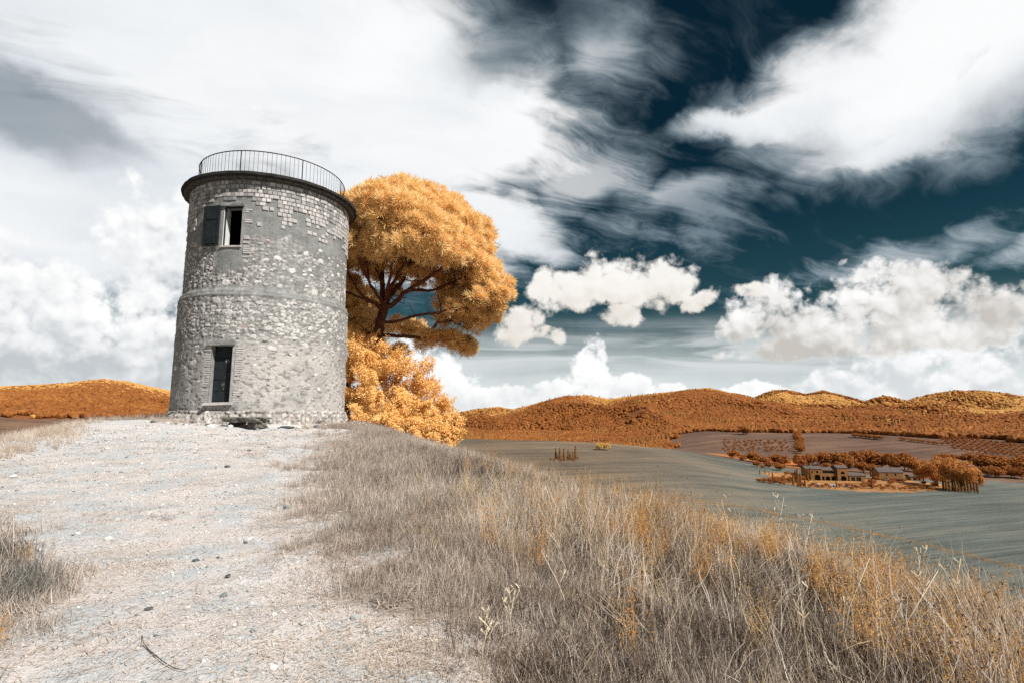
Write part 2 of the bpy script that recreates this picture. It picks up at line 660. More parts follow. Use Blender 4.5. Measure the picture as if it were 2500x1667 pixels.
def isl_random():
    return S(S.tree.nodes.new('ShaderNodeNewGeometry').outputs['Random Per Island'])


def leaf_material(name, c1, c2, c3, trans=0.35, island=True, rnd='island', posscale=0.0):
    """foliage that glows a little when lit from behind"""
    m, nt, b, out = material(name)
    r = isl_random() if rnd == 'island' else obj_random()
    if posscale:
        r = (r * 0.5 + nfac(gpos(), posscale, 2, 0.5) * 0.9 - 0.2).sat()
    col = ramp(r, [(0.0, c1), (0.5, c2), (1.0, c3)])
    put(b, 'Base Color', col)
    put(b, 'Roughness', 0.7)
    put(b, 'Specular IOR Level', 0.15)
    t = nt.nodes.new('ShaderNodeBsdfTranslucent')
    nt.links.new(col.s, t.inputs['Color'])
    mx = nt.nodes.new('ShaderNodeMixShader')
    mx.inputs[0].default_value = trans
    nt.links.new(b.outputs[0], mx.inputs[1])
    nt.links.new(t.outputs[0], mx.inputs[2])
    nt.links.new(mx.outputs[0], out.inputs['Surface'])
    return m


def plain(name, col, col2=None, scale=6.0, rough=0.85, bumps=0.3, bscale=40.0, dist=0.01, metal=0.0, detail=6):
    m, nt, b, out = material(name)
    p = opos()
    n = nfac(p, scale, detail, 0.6)
    c = mixc(smooth(n, 0.35, 0.68), col, col2 or tuple(c * 0.7 for c in col))
    put(b, 'Base Color', c)
    put(b, 'Roughness', rough)
    put(b, 'Metallic', metal)
    if bumps:
        bump(b, nfac(p, bscale, 5, 0.6), bumps, dist)
    return m


# geometry-node scatter: a cloud of points, each carrying one of several small meshes
def scatter_object(name, P, rot, scl, idx, variants, label, cat, mat=None):
    """P (n,3), rot (n,3) euler, scl (n,), idx (n,) -> ONE object of kind 'stuff'"""
    me = bpy.data.meshes.new(name)
    me.vertices.add(len(P))
    me.vertices.foreach_set('co', np.asarray(P, np.float32).ravel())
    a = me.attributes.new('turn', 'FLOAT_VECTOR', 'POINT'); a.data.foreach_set('vector', np.asarray(rot, np.float32).ravel())
    a = me.attributes.new('size', 'FLOAT', 'POINT'); a.data.foreach_set('value', np.asarray(scl, np.float32))
    a = me.attributes.new('pick', 'INT', 'POINT'); a.data.foreach_set('value', np.asarray(idx, np.int32))
    me.update()
    o = add(name, me)
    coll = bpy.data.collections.new(name + '_kinds')
    for v in variants:
        coll.objects.link(v)
    ng = bpy.data.node_groups.new(name + '_scatter', 'GeometryNodeTree')
    ng.interface.new_socket('Geometry', in_out='INPUT', socket_type='NodeSocketGeometry')
    ng.interface.new_socket('Geometry', in_out='OUTPUT', socket_type='NodeSocketGeometry')
    gi = ng.nodes.new('NodeGroupInput'); go = ng.nodes.new('NodeGroupOutput')
    ci = ng.nodes.new('GeometryNodeCollectionInfo')
    ci.inputs['Collection'].default_value = coll
    ci.inputs['Separate Children'].default_value = True
    ci.inputs['Reset Children'].default_value = True
    ip = ng.nodes.new('GeometryNodeInstanceOnPoints')
    ip.inputs['Pick Instance'].default_value = True
    def na(nm, ty):
        n = ng.nodes.new('GeometryNodeInputNamedAttribute')
        n.data_type = ty
        n.inputs['Name'].default_value = nm
        return n.outputs['Attribute']
    ng.links.new(gi.outputs[0], ip.inputs['Points'])
    ng.links.new(ci.outputs[0], ip.inputs['Instance'])
    ng.links.new(na('turn', 'FLOAT_VECTOR'), ip.inputs['Rotation'])
    ng.links.new(na('size', 'FLOAT'), ip.inputs['Scale'])
    ng.links.new(na('pick', 'INT'), ip.inputs['Instance Index'])
    ng.links.new(ip.outputs[0], go.inputs[0])
    md = o.modifiers.new('scatter', 'NODES')
    md.node_group = ng
    tag(o, label, cat, kind='stuff')
    return o


def variant(name, me):
    return bpy.data.objects.new(name, me)      # lives only in the scatter's own collection


def orient(n3):
    """rotation matrices (n,3,3) whose z axis is the given direction, random spin"""
    n3 = n3 / np.linalg.norm(n3, axis=1, keepdims=True)
    a = RNG.normal(size=n3.shape)
    a -= n3 * (a * n3).sum(1, keepdims=True)
    a /= np.linalg.norm(a, axis=1, keepdims=True)
    b = np.cross(n3, a)
    return np.stack([a, b, n3], 2)

# ------------------------------------------------------------------ land
def path_edges(y):
    l = np.interp(y, [-20, 0, 3.6, 5, 6.5, 9, 12, 17, 22, 30], [-4.5, -3.3, -3.3, -4.3, -6.8, -10.0, -13.5, -16.5, -19, -21])
    r = np.interp(y, [-20, 0, 3.6, 7.7, 13.7, 20, 24, 30], [2.5, 1.2, -0.25, -2.3, -3.9, -5.6, -7.4, -9])
    return l, r


def pathness(x, y):
    l, r = path_edges(y)
    n = fbm(x * 0.9, y * 0.9, 4, 3) * 0.9 + fbm(x * 4, y * 4, 3, 8) * 0.35
    sc = 0.35 + 0.06 * np.maximum(y, 0)
    inside = np.minimum(x - l, r - x) / sc + n * 1.2
    return sst(inside, -1.0, 1.4) * sst(y, 24.5, 21.5)


def polar(az, r):
    A, RR = np.meshgrid(np.radians(az), r)
    x = RR * np.sin(A); y = RR * np.cos(A)
    m, n = RR.shape
    i = np.arange(m * n).reshape(m, n)
    q = np.stack([i[:-1, :-1], i[:-1, 1:], i[1:, 1:], i[1:, :-1]], -1).reshape(-1, 4)
    wrap = np.stack([i[:-1, -1], i[:-1, 0], i[1:, 0], i[1:, -1]], -1)
    return x.ravel(), y.ravel(), np.concatenate([q, wrap])[:, ::-1]


AZ_FRONT = np.arange(-52, 52.01, 0.3)
AZ_REST = np.arange(56, 306, 4.0)

# --- material of the hilltop: pale grit where people walk, grey-brown litter beside it
m, nt, b, out = material('hilltop_ground'); MAT_TOP = m
p = gpos()
pw_ = attr('path', 'Fac')
n1 = nfac(p, 0.9, 4, 0.55); n2 = nfac(p, 6.0, 5, 0.6); n3 = nfac(p, 45.0, 4, 0.65); n4 = nfac(vop('MULTIPLY', p, (0.6, 1.0, 1.0)), 2.2, 5, 0.6)
grit = mixc(smooth(n4, 0.42, 0.62), (0.60, 0.54, 0.505), (0.485, 0.50, 0.505))
grit = mixc(smooth(n1, 0.55, 0.72) * 0.5, grit, (0.50, 0.40, 0.32))
grit = mixc(smooth(n2, 0.50, 0.75) * 0.55, grit, (0.66, 0.635, 0.615))
grit = mixc(smooth(n3 + (n1 - 0.5) * 0.3, 0.53, 0.68) * 0.75, grit, (0.19, 0.21, 0.215))
n5 = nfac(vop('MULTIPLY', p, (1.0, 0.55, 1.0)), 16.0, 5, 0.7)
grit = mixc(smooth(n5, 0.56, 0.72) * 0.45, grit, (0.46, 0.385, 0.33))
grit = mixc(smooth(n5, 0.44, 0.32) * 0.5, grit, (0.70, 0.685, 0.67))
litter = mixc(smooth(n2, 0.35, 0.65), (0.11, 0.088, 0.07), (0.24, 0.20, 0.17))
litter = mixc(smooth(n1, 0.5, 0.7) * 0.5, litter, (0.26, 0.18, 0.10))
litter = mixc(smooth(n3, 0.5, 0.7) * 0.6, litter, (0.09, 0.08, 0.07))
put(b, 'Base Color', mixc(smooth(pw_ + (n2 - 0.5) * 0.7 + (n3 - 0.5) * 0.5, 0.25, 0.75), litter, grit))
put(b, 'Roughness', 0.95)
bump(b, n2 * 0.8 + n3 * 0.6 + nfac(p, 140.0, 3, 0.6) * 0.25, 0.9, 0.03)

r_near = np.concatenate([np.geomspace(0.6, 2.5, 14), np.geomspace(2.6, 16, 190), np.geomspace(16.2, 130, 130)])
x, y, q = polar(np.concatenate([AZ_FRONT, AZ_REST]), r_near)
rr = np.hypot(x, y)
z = height(x, y)
pth = pathness(x, y)
fade = sst(rr, 90, 40)
z = z + fade * (fbm(x * 1.1, y * 1.1, 3, 21) * 0.05 + fbm(x * 5, y * 5, 3, 22) * 0.014 * (1 - 0.3 * pth))
z = np.where(rr > 120, z - 0.6 * sst(rr, 120, 130), z)
V = np.stack([x, y, z], 1)
c0 = len(V)
V = np.concatenate([V, [[0, 0, gz(0, 0)]]]); pth = np.concatenate([pth, [1.0]])
ncol_ = len(AZ_FRONT) + len(AZ_REST)
fan = np.array([[c0, (i + 1) % ncol_, i] for i in range(ncol_)])[:, ::-1]
fp = pth[q].mean(1) > 0.5
def sub(V, F, attrs):
    u, inv = np.unique(np.concatenate([f.ravel() for f in F]), return_inverse=True)
    outF, k = [], 0
    for f in F:
        outF.append(inv[k:k + f.size].reshape(f.shape)); k += f.size
    return V[u], outF, {a: w[u] for a, w in attrs.items()}
for nm, F in (('path', [q[fp], fan]), ('ground', [q[~fp]])):
    v_, f_, a_ = sub(V, F, {'path': pth})
    tag(add(nm, mesh_np(nm, v_, f_, True, a_, [MAT_TOP])), kind='structure',
        label='pale gravel path climbing to the tower' if nm == 'path' else 'dry grassy hilltop beside the path')

# --- material of the valley: colour of each plot comes with the mesh
m, nt, b, out = material('valley_land'); MAT_VAL = m
p = gpos()
base_c = attr('Col')
px_, py_, pz_ = sep(p)
rows = nfac(xyz(px_ * 0.008 + py_ * 0.003, py_ * 0.10 - px_ * 0.033, pz_ * 0.02), 1.0, 7, 0.68, 0.25)
rows2 = nfac(xyz(px_ * 0.02, py_ * 0.55 - px_ * 0.18, 4.0), 1.0, 4, 0.7, 0.2)
blot = nfac(p, 0.012, 5, 0.55)
speck = nfac(p, 0.9, 4, 0.7)
mul = (rows - 0.5) * 1.5 + (rows2 - 0.5) * 1.7 + (speck - 0.5) * 0.7 + (blot - 0.5) * 1.3 + 1.0
c = vop('MULTIPLY', base_c, xyz(mul, mul, mul))
warm = smooth(rows * 0.6 + blot * 0.6, 0.56, 0.78) * attr('warm', 'Fac')
c = mixc(warm * 0.8, c, (0.24, 0.145, 0.075))
put(b, 'Base Color', c)
put(b, 'Roughness', 1.0)
bump(b, rows2 + speck * 0.5, 0.5, 0.4)

r_far = np.concatenate([np.geomspace(45, 1000, 230), np.geomspace(1006, 3200, 190), np.geomspace(3300, 16000, 16)])
AZF = np.concatenate([np.arange(-52, 52.01, 0.35), np.arange(55, 307, 3.5)])
x, y, q = polar(AZF, r_far)
rr = np.hypot(x, y); aa = np.degrees(np.arctan2(x, y))
z = np.where(rr < 115, np.maximum(height(x, y) - 1.5, -41.5), valley(x, y))
z = np.where((rr < 140), np.minimum(z, height(x, y) - 0.4 * sst(rr, 140, 100)), z)


def plots(x, y):
    """which plot a point of the valley belongs to: 0 grey field, 1 ploughed, 2 woodland, 3 orange stubble, 4 farm"""
    r = np.hypot(x, y); a = np.degrees(np.arctan2(x, y)) + 1.6 * fbm(x / 40, y / 40, 3, 34)
    w = fbm(x / 90, y / 90, 3, 31) * 40
    k = np.zeros(x.shape, int)
    k = np.where((r + w > 575) & (a < 15.5), 2, k)
    k = np.where((r + w * 0.4 > 470) & (a >= 15.5) & (a < 44), 1, k)
    k = np.where((r + w * 0.5 > 500) & (r < 575 + w * .3) & (a >= 15.5) & (a < 27), 3, k)
    k = np.where((r + w > 880 - 90 * sst(a, 30, 40)) & (a >= 15.5), 2, k)
    k = np.where((r + w > 840) & (a < -20), 2, k)
    k = np.where((r + w <= 840) & (r > 560) & (a < -25), 1, k)
    k = np.where((r + w > 800), 2, k) if False else k
    k = np.where((a > 44) & (r + w > 700), 2, k)
    k = np.where((((a - 31.0) / 7.3) ** 2 + ((r - 408 + (a - 31) * -1.5) / 42) ** 2 + fbm(x / 20, y / 20, 3, 33) * .5 < 1), 4, k)
    return k


kk = plots(x, y)
PAL = np.array([(0.150, 0.158, 0.150), (0.125, 0.070, 0.046), (0.20, 0.07, 0.02), (0.40, 0.13, 0.03), (0.34, 0.16, 0.055)])
colv = PAL[kk].copy()
g0 = kk == 0
tmix = sst(aa, 6, 30)[:, None]
fieldc = (1 - tmix) * np.array([0.138, 0.102, 0.068]) + tmix * np.array([0.098, 0.110, 0.096])
dark = sst(rr, 260, 120)[:, None] * sst(aa, -10, 20)[:, None]
fieldc = fieldc * (1 - 0.12 * dark)
colv[g0] = fieldc[g0]
warmv = np.where(g0, 0.95 - 0.65 * tmix[:, 0], np.where(kk == 1, 0.5, 0.0))
V = np.stack([x, y, z], 1)
attrs = {'Col': colv, 'warm': warmv}
fk = np.median(kk[q], axis=1).astype(int)
NAMES = {0: ('field', 'grey green mown field rolling down the valley'), 1: ('ploughed_field', 'dull purple ploughed field below the wooded hills'),
         2: ('hill', 'orange wooded hills along the horizon'), 3: ('stubble_field', 'narrow orange stubble field behind the farm'), 4: ('garden', 'orange garden ground around the farm buildings')}
for k, (nm, lb) in NAMES.items():
    F = q[fk == k]
    if len(F):
        v_, f_, a_ = sub(V, [F], attrs)
        tag(add(nm, mesh_np(nm, v_, f_, True, a_, [MAT_VAL])), label=lb, kind='structure')

# ------------------------------------------------------------------ tower
TD, TAZ = 27.0, R(-24.2)
TC = Vector((TD * math.sin(TAZ), TD * math.cos(TAZ), 0))
ZB = 1.0                                    # the Empty stands on the ground under the tower
PHI0 = math.atan2(-TC.y, -TC.x)             # direction tower -> photographer
R_LOW, R_UP, Z_LEDGE, Z_WALL = 3.47, 3.34, 6.45, 11.08
tower = thing('stone_tower', 'weathered round grey stone tower with iron railing standing on the hilltop', 'tower', (TC.x, TC.y, ZB))


def cyl(beta, r, z):
    """point of the tower: beta in degrees to the right of the side that faces the photographer"""
    a = PHI0 + np.radians(beta)
    return np.stack(np.broadcast_arrays(r * np.cos(a), r * np.sin(a), np.asarray(z) - ZB), -1)


def beta_of(px, py, r):
    """side angle of the tower wall where a line of sight meets it"""
    v = Vector(pix(px, py)); u = Vector((v.x, v.y)).normalized()
    c = Vector((TC.x, TC.y)); k = u.dot(c)
    h2 = r * r - (c.length_squared - k * k)
    t = k - math.sqrt(max(h2, 0.0))
    p = u * t - c
    z = EYE + v.z / math.hypot(v.x, v.y) * t
    return (math.degrees(math.atan2(p.y, p.x) - PHI0) + 180) % 360 - 180, z


def frame_at(beta, r, z):
    """matrix: x along the wall to the right, y outward, z up"""
    a = PHI0 + math.radians(beta)
    n = Vector((math.cos(a), math.sin(a), 0)); t = Vector((-math.sin(a), math.cos(a), 0))
    p = Vector(cyl(beta, r, z))
    return Matrix(((t.x, n.x, 0, p.x), (t.y, n.y, 0, p.y), (0, 0, 1, p.z), (0, 0, 0, 1)))


BW = beta_of(567, 550, R_UP)[0]; BD = beta_of(538, 910, R_LOW)[0]
WIN = (0.37, 8.30, 9.95); DOOR = (0.41, 2.12, 4.30)      # half width, sill, lintel


def worley(u, v, seed):
    iu = np.floor(u).astype(np.int64); iv = np.floor(v).astype(np.int64)
    d1 = np.full(u.shape, 9.0); d2 = np.full(u.shape, 9.0); cid = np.zeros(u.shape)
    for a in (-1, 0, 1):
        for b_ in (-1, 0, 1):
            cx_, cy_ = iu + a, iv + b_
            fx = cx_ + 0.15 + 0.7 * _hash(cx_, cy_, seed); fy = cy_ + 0.15 + 0.7 * _hash(cx_, cy_, seed + 5)
            d = np.hypot(u - fx, v - fy)
            n = d < d1
            d2 = np.where(n, d1, np.minimum(d2, d)); cid = np.where(n, _hash(cx_, cy_, seed + 9), cid)
            d1 = np.where(n, d, d1)
    return d1, d2, cid


def wall_surface(beta, z, r0):
    """relief (m) and colour of the masonry at each point"""
    u = np.radians(beta) * r0
    wu = u + 0.06 * fbm(u * 5, z * 5, 3, 41); wz = z + 0.06 * fbm(u * 5 + 9, z * 5, 3, 42)
    d1, d2, cid = worley(wu / 0.21, wz / 0.125, 3)
    e1, e2, cid2 = worley(wu / 0.10, wz / 0.065, 13)
    big = sst(d2 - d1, 0.05, 0.30); sml = sst(e2 - e1, 0.05, 0.3)
    # where plaster still clings
    n = fbm(u * 0.55, z * 0.7, 4, 51) + 0.45 * fbm(u * 2.2, z * 2.6, 3, 52)
    top_line = 8.75 + 0.25 * fbm(u * 1.3, z * 0, 3, 53) + 0.012 * (-beta) * (beta > 20)
    pl = sst(z, top_line - 0.12, top_line + 0.12)
    under_win = sst(np.abs(beta - BW + 1) * 0.058, 0.75, 0.45) * sst(z, 7.2 + 0.3 * n, 7.5 + 0.3 * n)
    pl = np.maximum(pl, under_win)
    bare = 1 - np.maximum(pl * 0.93, sst(n, 0.22, 0.5) * 0.6)
    low = sst(z, 4.9, 4.0)                       # lower storey: worn render full of pits
    bare_low = 1 - sst(n, -0.25, 0.25)
    bare = np.where(z < Z_LEDGE, bare * (1 - low) + (0.10 + 0.30 * bare_low) * low, bare)
    bare = bare * (1 - sst(np.abs(z - Z_LEDGE - 0.02), 0.28, 0.16) * 0.75)
    hgt = bare * (0.038 * big * (0.35 + 0.65 * cid) + 0.020 * sml * (0.4 + cid2) - 0.030) + 0.012 * fbm(u * 3, z * 3, 4, 54)
    pit = sst(fbm(u * 7, z * 9, 3, 55), 0.22, 0.45)
    hgt = hgt - 0.03 * pit * (0.35 + 0.65 * low) * (1 - pl * 0.7)
    grey = np.array([0.215, 0.222, 0.213]); stone_p = np.array([0.56, 0.54, 0.515]); mort = np.array([0.29, 0.28, 0.265]); beige = np.array([0.52, 0.49, 0.46])
    def L(a, b_, t): return a * (1 - t[..., None]) + b_ * t[..., None]
    c = np.broadcast_to(grey, u.shape + (3,)) * (1 + 0.45 * fbm(u * 1.7, z * 1.7, 5, 56, 0.6))[..., None]
    c = L(c, mort, bare * 0.8)
    c = L(c, stone_p, bare * big * sst(cid, 0.42, 0.75))
    c = L(c, stone_p * 0.5, bare * big * sst(cid, 0.16, 0.08))
    c = L(c, stone_p * 1.05, bare * sml * sst(cid2, 0.72, 0.85) * 0.7)
    c = L(c, beige, low * (0.55 + 0.45 * bare_low) * sst(beta, -75, 5) * 0.85)
    c = L(c, beige * 0.8, low * 0.3)
    dark = sst(n + 0.3 * fbm(u * 4, z * 1.2, 3, 57), 0.30, 0.65) * low
    c = L(c, np.array([0.23, 0.225, 0.21]), dark * 0.7)
    streak = sst(fbm(u * 2.4, z * 0.25, 4, 58), 0.15, 0.55) * 0.35
    c = L(c, np.array([0.17, 0.17, 0.16]), streak)
    c = L(c, np.array([0.13, 0.12, 0.11]), pit * 0.55 * (1 - pl * 0.6))
    c = L(c, np.array([0.20, 0.195, 0.18]), sst(-beta, 20, 95) * 0.5 * (0.6 + 0.4 * pit))   # shaded left side painted darker into the wall colour
    return hgt, c


m, nt, b, out = material('masonry'); MAT_WALL = m
p = opos()
f1 = nfac(p, 9.0, 5, 0.65); f2 = nfac(p, 38.0, 4, 0.65)
g = (f1 - 0.5) * 0.8 + (f2 - 0.5) * 0.9 + 1.0
put(b, 'Base Color', vop('MULTIPLY', attr('Col'), xyz(g, g, g)))
put(b, 'Roughness', 0.95)
bump(b, f1 * 0.5 + f2 * 0.6, 0.8, 0.03)

m, nt, b, out = material('pale_stone'); MAT_STONE = m
p = gpos(); rd = obj_random()
c = ramp(rd, [(0.0, (0.30, 0.29, 0.275)), (0.3, (0.46, 0.44, 0.415)), (0.7, (0.60, 0.575, 0.55)), (0.88, (0.68, 0.66, 0.63)), (0.93, (0.30, 0.30, 0.29)), (1.0, (0.46, 0.35, 0.31))])
f1 = nfac(p, 14.0, 5, 0.65)
put(b, 'Base Color', vop('MULTIPLY', c, xyz(f1 * 0.9 + 0.55, f1 * 0.9 + 0.55, f1 * 0.9 + 0.55)))
put(b, 'Roughness', 0.95)
bump(b, nfac(p, 30.0, 5, 0.7), 0.8, 0.03)

m, nt, b, out = material('old_brick'); MAT_BRICK = m
p = gpos(); rd = obj_random()
c = ramp(rd, [(0.0, (0.20, 0.205, 0.20)), (0.3, (0.34, 0.33, 0.315)), (0.7, (0.50, 0.47, 0.45)), (1.0, (0.62, 0.585, 0.56))])
f1 = nfac(p, 20.0, 5, 0.65)
put(b, 'Base Color', vop('MULTIPLY', c, xyz(f1 * 0.8 + 0.6, f1 * 0.8 + 0.6, f1 * 0.8 + 0.6)))
put(b, 'Roughness', 0.95)
bump(b, nfac(p, 60.0, 4, 0.7), 0.6, 0.015)

MAT_IRON = plain('black_iron', (0.010, 0.012, 0.013), (0.025, 0.018, 0.014), 8, 0.6, 0.3, 60)
MAT_WOOD = plain('tarred_wood', (0.010, 0.014, 0.016), (0.020, 0.025, 0.027), 5, 0.75, 0.5, 30)
MAT_SLAB = plain('terrace_concrete', (0.040, 0.038, 0.035), (0.016, 0.015, 0.014), 3, 0.95, 0.6, 18, 0.03)
MAT_BOARD = plain('soffit_board', (0.12, 0.105, 0.092), (0.06, 0.054, 0.05), 4, 0.95, 0.5, 22, 0.02)
MAT_WHITE = plain('whitewash', (0.72, 0.72, 0.70), (0.60, 0.60, 0.58), 3, 0.9, 0.2, 20)
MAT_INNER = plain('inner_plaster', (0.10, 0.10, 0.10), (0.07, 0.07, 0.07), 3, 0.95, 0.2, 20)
MAT_PLASTER = plain('grey_plaster', (0.30, 0.30, 0.285), (0.20, 0.20, 0.19), 5, 0.95, 0.6, 25, 0.02)
MAT_SILL = plain('pale_sill_stone', (0.56, 0.53, 0.49), (0.40, 0.37, 0.34), 5, 0.95, 0.6, 25, 0.02)


def profile(z):
    r = np.where(z < Z_LEDGE, R_LOW + 0.03 * (Z_LEDGE - z) / 5, R_UP)
    t = sst(z, Z_LEDGE - 0.16, Z_LEDGE + 0.24)
    r = R_LOW * (1 - t) + R_UP * t
    r = np.where(z < Z_LEDGE - 0.16, R_LOW + 0.03 * (Z_LEDGE - z) / 5, r)
    return r + 0.035 * np.exp(-((z - Z_LEDGE - 0.03) / 0.055) ** 2) + 0.02 * np.exp(-((z - Z_LEDGE + 0.13) / 0.06) ** 2)


# wall shell with its two openings
NB = 640
bet = np.linspace(-180, 180, NB, endpoint=False)
def near_lines(z0, z1, step, keep):
    zz = list(np.arange(z0, z1 + 1e-6, step))
    for k in keep:
        zz[int(np.argmin([abs(q_ - k) for q_ in zz]))] = k
    return np.array(zz)
zs = near_lines(1.72, Z_WALL, 0.036, (WIN[1], WIN[2], DOOR[1], DOOR[2]))
def snap(bet, c, half, r):
    h = math.degrees(half / r)
    for k in (c - h, c + h):
        bet[int(np.argmin(np.abs(bet - k)))] = k
    return c - h, c + h
w0, w1_ = snap(bet, BW, WIN[0], R_UP); d0_, d1_ = snap(bet, BD, DOOR[0], R_LOW)
B, Z = np.meshgrid(bet, zs)
PR = profile(Z)
hgt, colr = wall_surface(B, Z, R_UP)
# relief fades out at the rims of the openings so that jambs close neatly
def rim(B, Z, b0, b1, z0, z1, r):
    du = np.maximum(np.maximum(b0 - B, B - b1), 0) * math.pi / 180 * r
    dv = np.maximum(np.maximum(z0 - Z, Z - z1), 0)
    return np.hypot(du, dv)
rm = np.minimum(rim(B, Z, w0, w1_, WIN[1], WIN[2], R_UP), rim(B, Z, d0_, d1_, DOOR[1], DOOR[2], R_LOW))
hgt = hgt * sst(rm, 0.0, 0.12)
colr = colr * (1 - 0.0 * rm[..., None])
ring = sst(rm, 0.28, 0.10)[..., None] * 0.65
colr = colr * (1 - ring) + ring * np.array([0.30, 0.30, 0.285])
V = cyl(B, PR + hgt, Z).reshape(-1, 3)
nz_ = len(zs)
i = np.arange(nz_ * NB).reshape(nz_, NB)
j = np.roll(i, -1, 1)
q = np.stack([i[:-1], j[:-1], j[1:], i[1:]], -1)
zc = 0.5 * (Z[:-1] + Z[1:]); bn = np.roll(B, -1, 1); bc = 0.5 * (B[:-1] + np.where(bn[:-1] < B[:-1], bn[:-1] + 360, bn[:-1]))
hole = ((bc > w0) & (bc < w1_) & (zc > WIN[1]) & (zc < WIN[2])) | ((bc > d0_) & (bc < d1_) & (zc > DOOR[1]) & (zc < DOOR[2]))
wall = add('wall', mesh_np('wall', V, q[~hole].reshape(-1, 4), True, {'Col': colr.reshape(-1, 3)}, [MAT_WALL]), tower)

# inner face, floors: the dark room behind window and door
mb = MB()
n_in = 48
for zz0, zz1 in ((1.9, 6.5), (6.7, 11.0)):
    ang = [k * 360 / n_in for k in range(n_in)]
    a = [tuple(cyl(t, 2.85, zz0)) for t in ang]; c_ = [tuple(cyl(t, 2.85, zz1)) for t in ang]
    zr = WIN if zz0 > 6 else DOOR
    cen = BW if zz0 > 6 else BD
    fs = []
    for k in range(n_in):
        tc = ((k + 0.5) * 360 / n_in - cen + 180) % 360 - 180
        if abs(tc) > 12:
            fs.append((k, (k + 1) % n_in, n_in + (k + 1) % n_in, n_in + k))
    fs += [tuple(range(n_in)), tuple(range(n_in, 2 * n_in))]
    mb.poly(a + c_, fs)
mb.obj('inner_wall', MAT_INNER, wall)


def reveal(cen, half, z0, z1, r_out, depth, name, parent, mats):
    """the four sides of an opening, flush with the wall's face"""
    parts = []
    M = frame_at(cen, 0.0, ZB)
    def P(sx, y_, z): return M @ Vector((sx * half, y_, z - ZB))
    yo = math.sqrt(r_out ** 2 - half ** 2) + 0.004
    yi = r_out - depth
    quads = [((-1, yo, z0), (-1, yi, z0), (-1, yi, z1), (-1, yo, z1)), ((1, yo, z0), (1, yo, z1), (1, yi, z1), (1, yi, z0)),
             ((-1, yo, z1), (-1, yi, z1), (1, yi, z1), (1, yo, z1)), ((-1, yo, z0), (1, yo, z0), (1, yi, z0), (-1, yi, z0))]
    for qd, nm, mt in zip(quads, ('jamb', 'jamb', 'soffit', 'threshold'), mats):
        mb = MB(); mb.poly([P(*t) for t in qd], [(0, 1, 2, 3)])
        parts.append(mb.obj(nm, mt, parent))
    return parts


# --- window
window = MB()
Mw = frame_at(BW, R_UP, WIN[1])
for sx in (-1, 1):
    window.box((sx * (WIN[0] - 0.02), -0.10, 0.5 * (WIN[2] - WIN[1])), (0.02, 0.03, 0.5 * (WIN[2] - WIN[1])))
window.box((0, -0.10, WIN[2] - WIN[1] - 0.035), (WIN[0] - 0.04, 0.03, 0.03))
win = add('window', window.mesh('window', mat=MAT_WOOD), tower); win.matrix_local = Mw
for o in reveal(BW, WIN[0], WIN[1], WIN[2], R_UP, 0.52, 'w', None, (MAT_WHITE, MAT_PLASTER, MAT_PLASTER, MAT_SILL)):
    o.parent = win; o.matrix_parent_inverse = Mw.inverted()
sill = MB().box((0, -0.01, -0.03), (WIN[0] + 0.05, 0.06, 0.03)).obj('sill', MAT_SILL, win)
lint = MB().box((0.0, 0.02, WIN[2] - WIN[1] + 0.06), (WIN[0] + 0.10, 0.035, 0.055), jit=0.015).obj('lintel', MAT_PLASTER, win)
# shutter folded out against the wall on its left
sh = MB()
SW, SH = 0.72, 1.66
Ms = Mw @ Matrix.Translation((-WIN[0] - 0.12, 0.06, 0.0)) @ Matrix.Rotation(R(180 + 9), 4, 'Z')
sh.box((SW / 2, 0, SH / 2), (SW / 2, 0.022, SH / 2))
shutter = add('shutter', sh.mesh('shutter', mat=MAT_WOOD), tower); shutter.matrix_local = Ms
for z0, z1 in ((0.10, 0.98), (1.10, 1.56)):
    MB().box((SW / 2, -0.032, (z0 + z1) / 2), (SW / 2 - 0.13, 0.014, (z1 - z0) / 2)).obj('panel', MAT_WOOD, shutter)
for xx in (0.05, SW - 0.05):
    MB().box((xx, -0.031, SH / 2), (0.048, 0.012, SH / 2 - 0.002)).obj('stile', MAT_WOOD, shutter)
for zz in (0.3, 1.3):
    MB().tube([(-0.02, -0.02, zz - 0.05), (-0.02, -0.02, zz + 0.05)], 0.014, 8).obj('hinge', MAT_IRON, shutter)

# --- door: five broad boards set back in the wall
Md = frame_at(BD, R_LOW, DOOR[1])
door = thing_door = bpy.data.objects.new('door', None); COL.objects.link(door); door.parent = tower; door.matrix_local = Md
for o in reveal(BD, DOOR[0], DOOR[1], DOOR[2], R_LOW, 0.60, 'd', None, (MAT_PLASTER, MAT_PLASTER, MAT_PLASTER, MAT_SILL)):
    o.parent = door; o.matrix_parent_inverse = Md.inverted()
DH = DOOR[2] - DOOR[1]
for k in range(5):
    h = (DH - 0.02) / 5
    MB().box((0, -0.27 + random.uniform(-.004, .004), h * (k + 0.5) + 0.01), (DOOR[0] - 0.006, 0.02, h / 2 - 0.009), jit=0.003).obj('board', MAT_WOOD, door)
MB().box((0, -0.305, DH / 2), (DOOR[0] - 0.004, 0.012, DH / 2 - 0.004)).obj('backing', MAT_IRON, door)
ck = MB()
for (x0, z0, x1, z1) in ((0.06, .10, 0.02, .03), (0.02, .03, 0.09, .035), (0.075, .08, 0.07, -.03), (0.15, .10, 0.12, -.02), (0.19, .06, .2, .02)):
    ck.tube([(x0, -0.248, DH - 0.62 + z0), (x1, -0.248, DH - 0.62 + z1)], 0.006, 4)
for (x0, z0, x1, z1) in ((-0.02, .08, -0.06, .08), (-0.03, .08, -0.03, -.02), (0.03, .12, 0.03, .02), (0.0, -.1, 0.04, -.12)):
    ck.tube([(x0, -0.248, 0.65 + z0), (x1, -0.248, 0.65 + z1)], 0.004, 4)
tag(ck.obj('chalk_mark', MAT_SILL, door), kind='stuff')
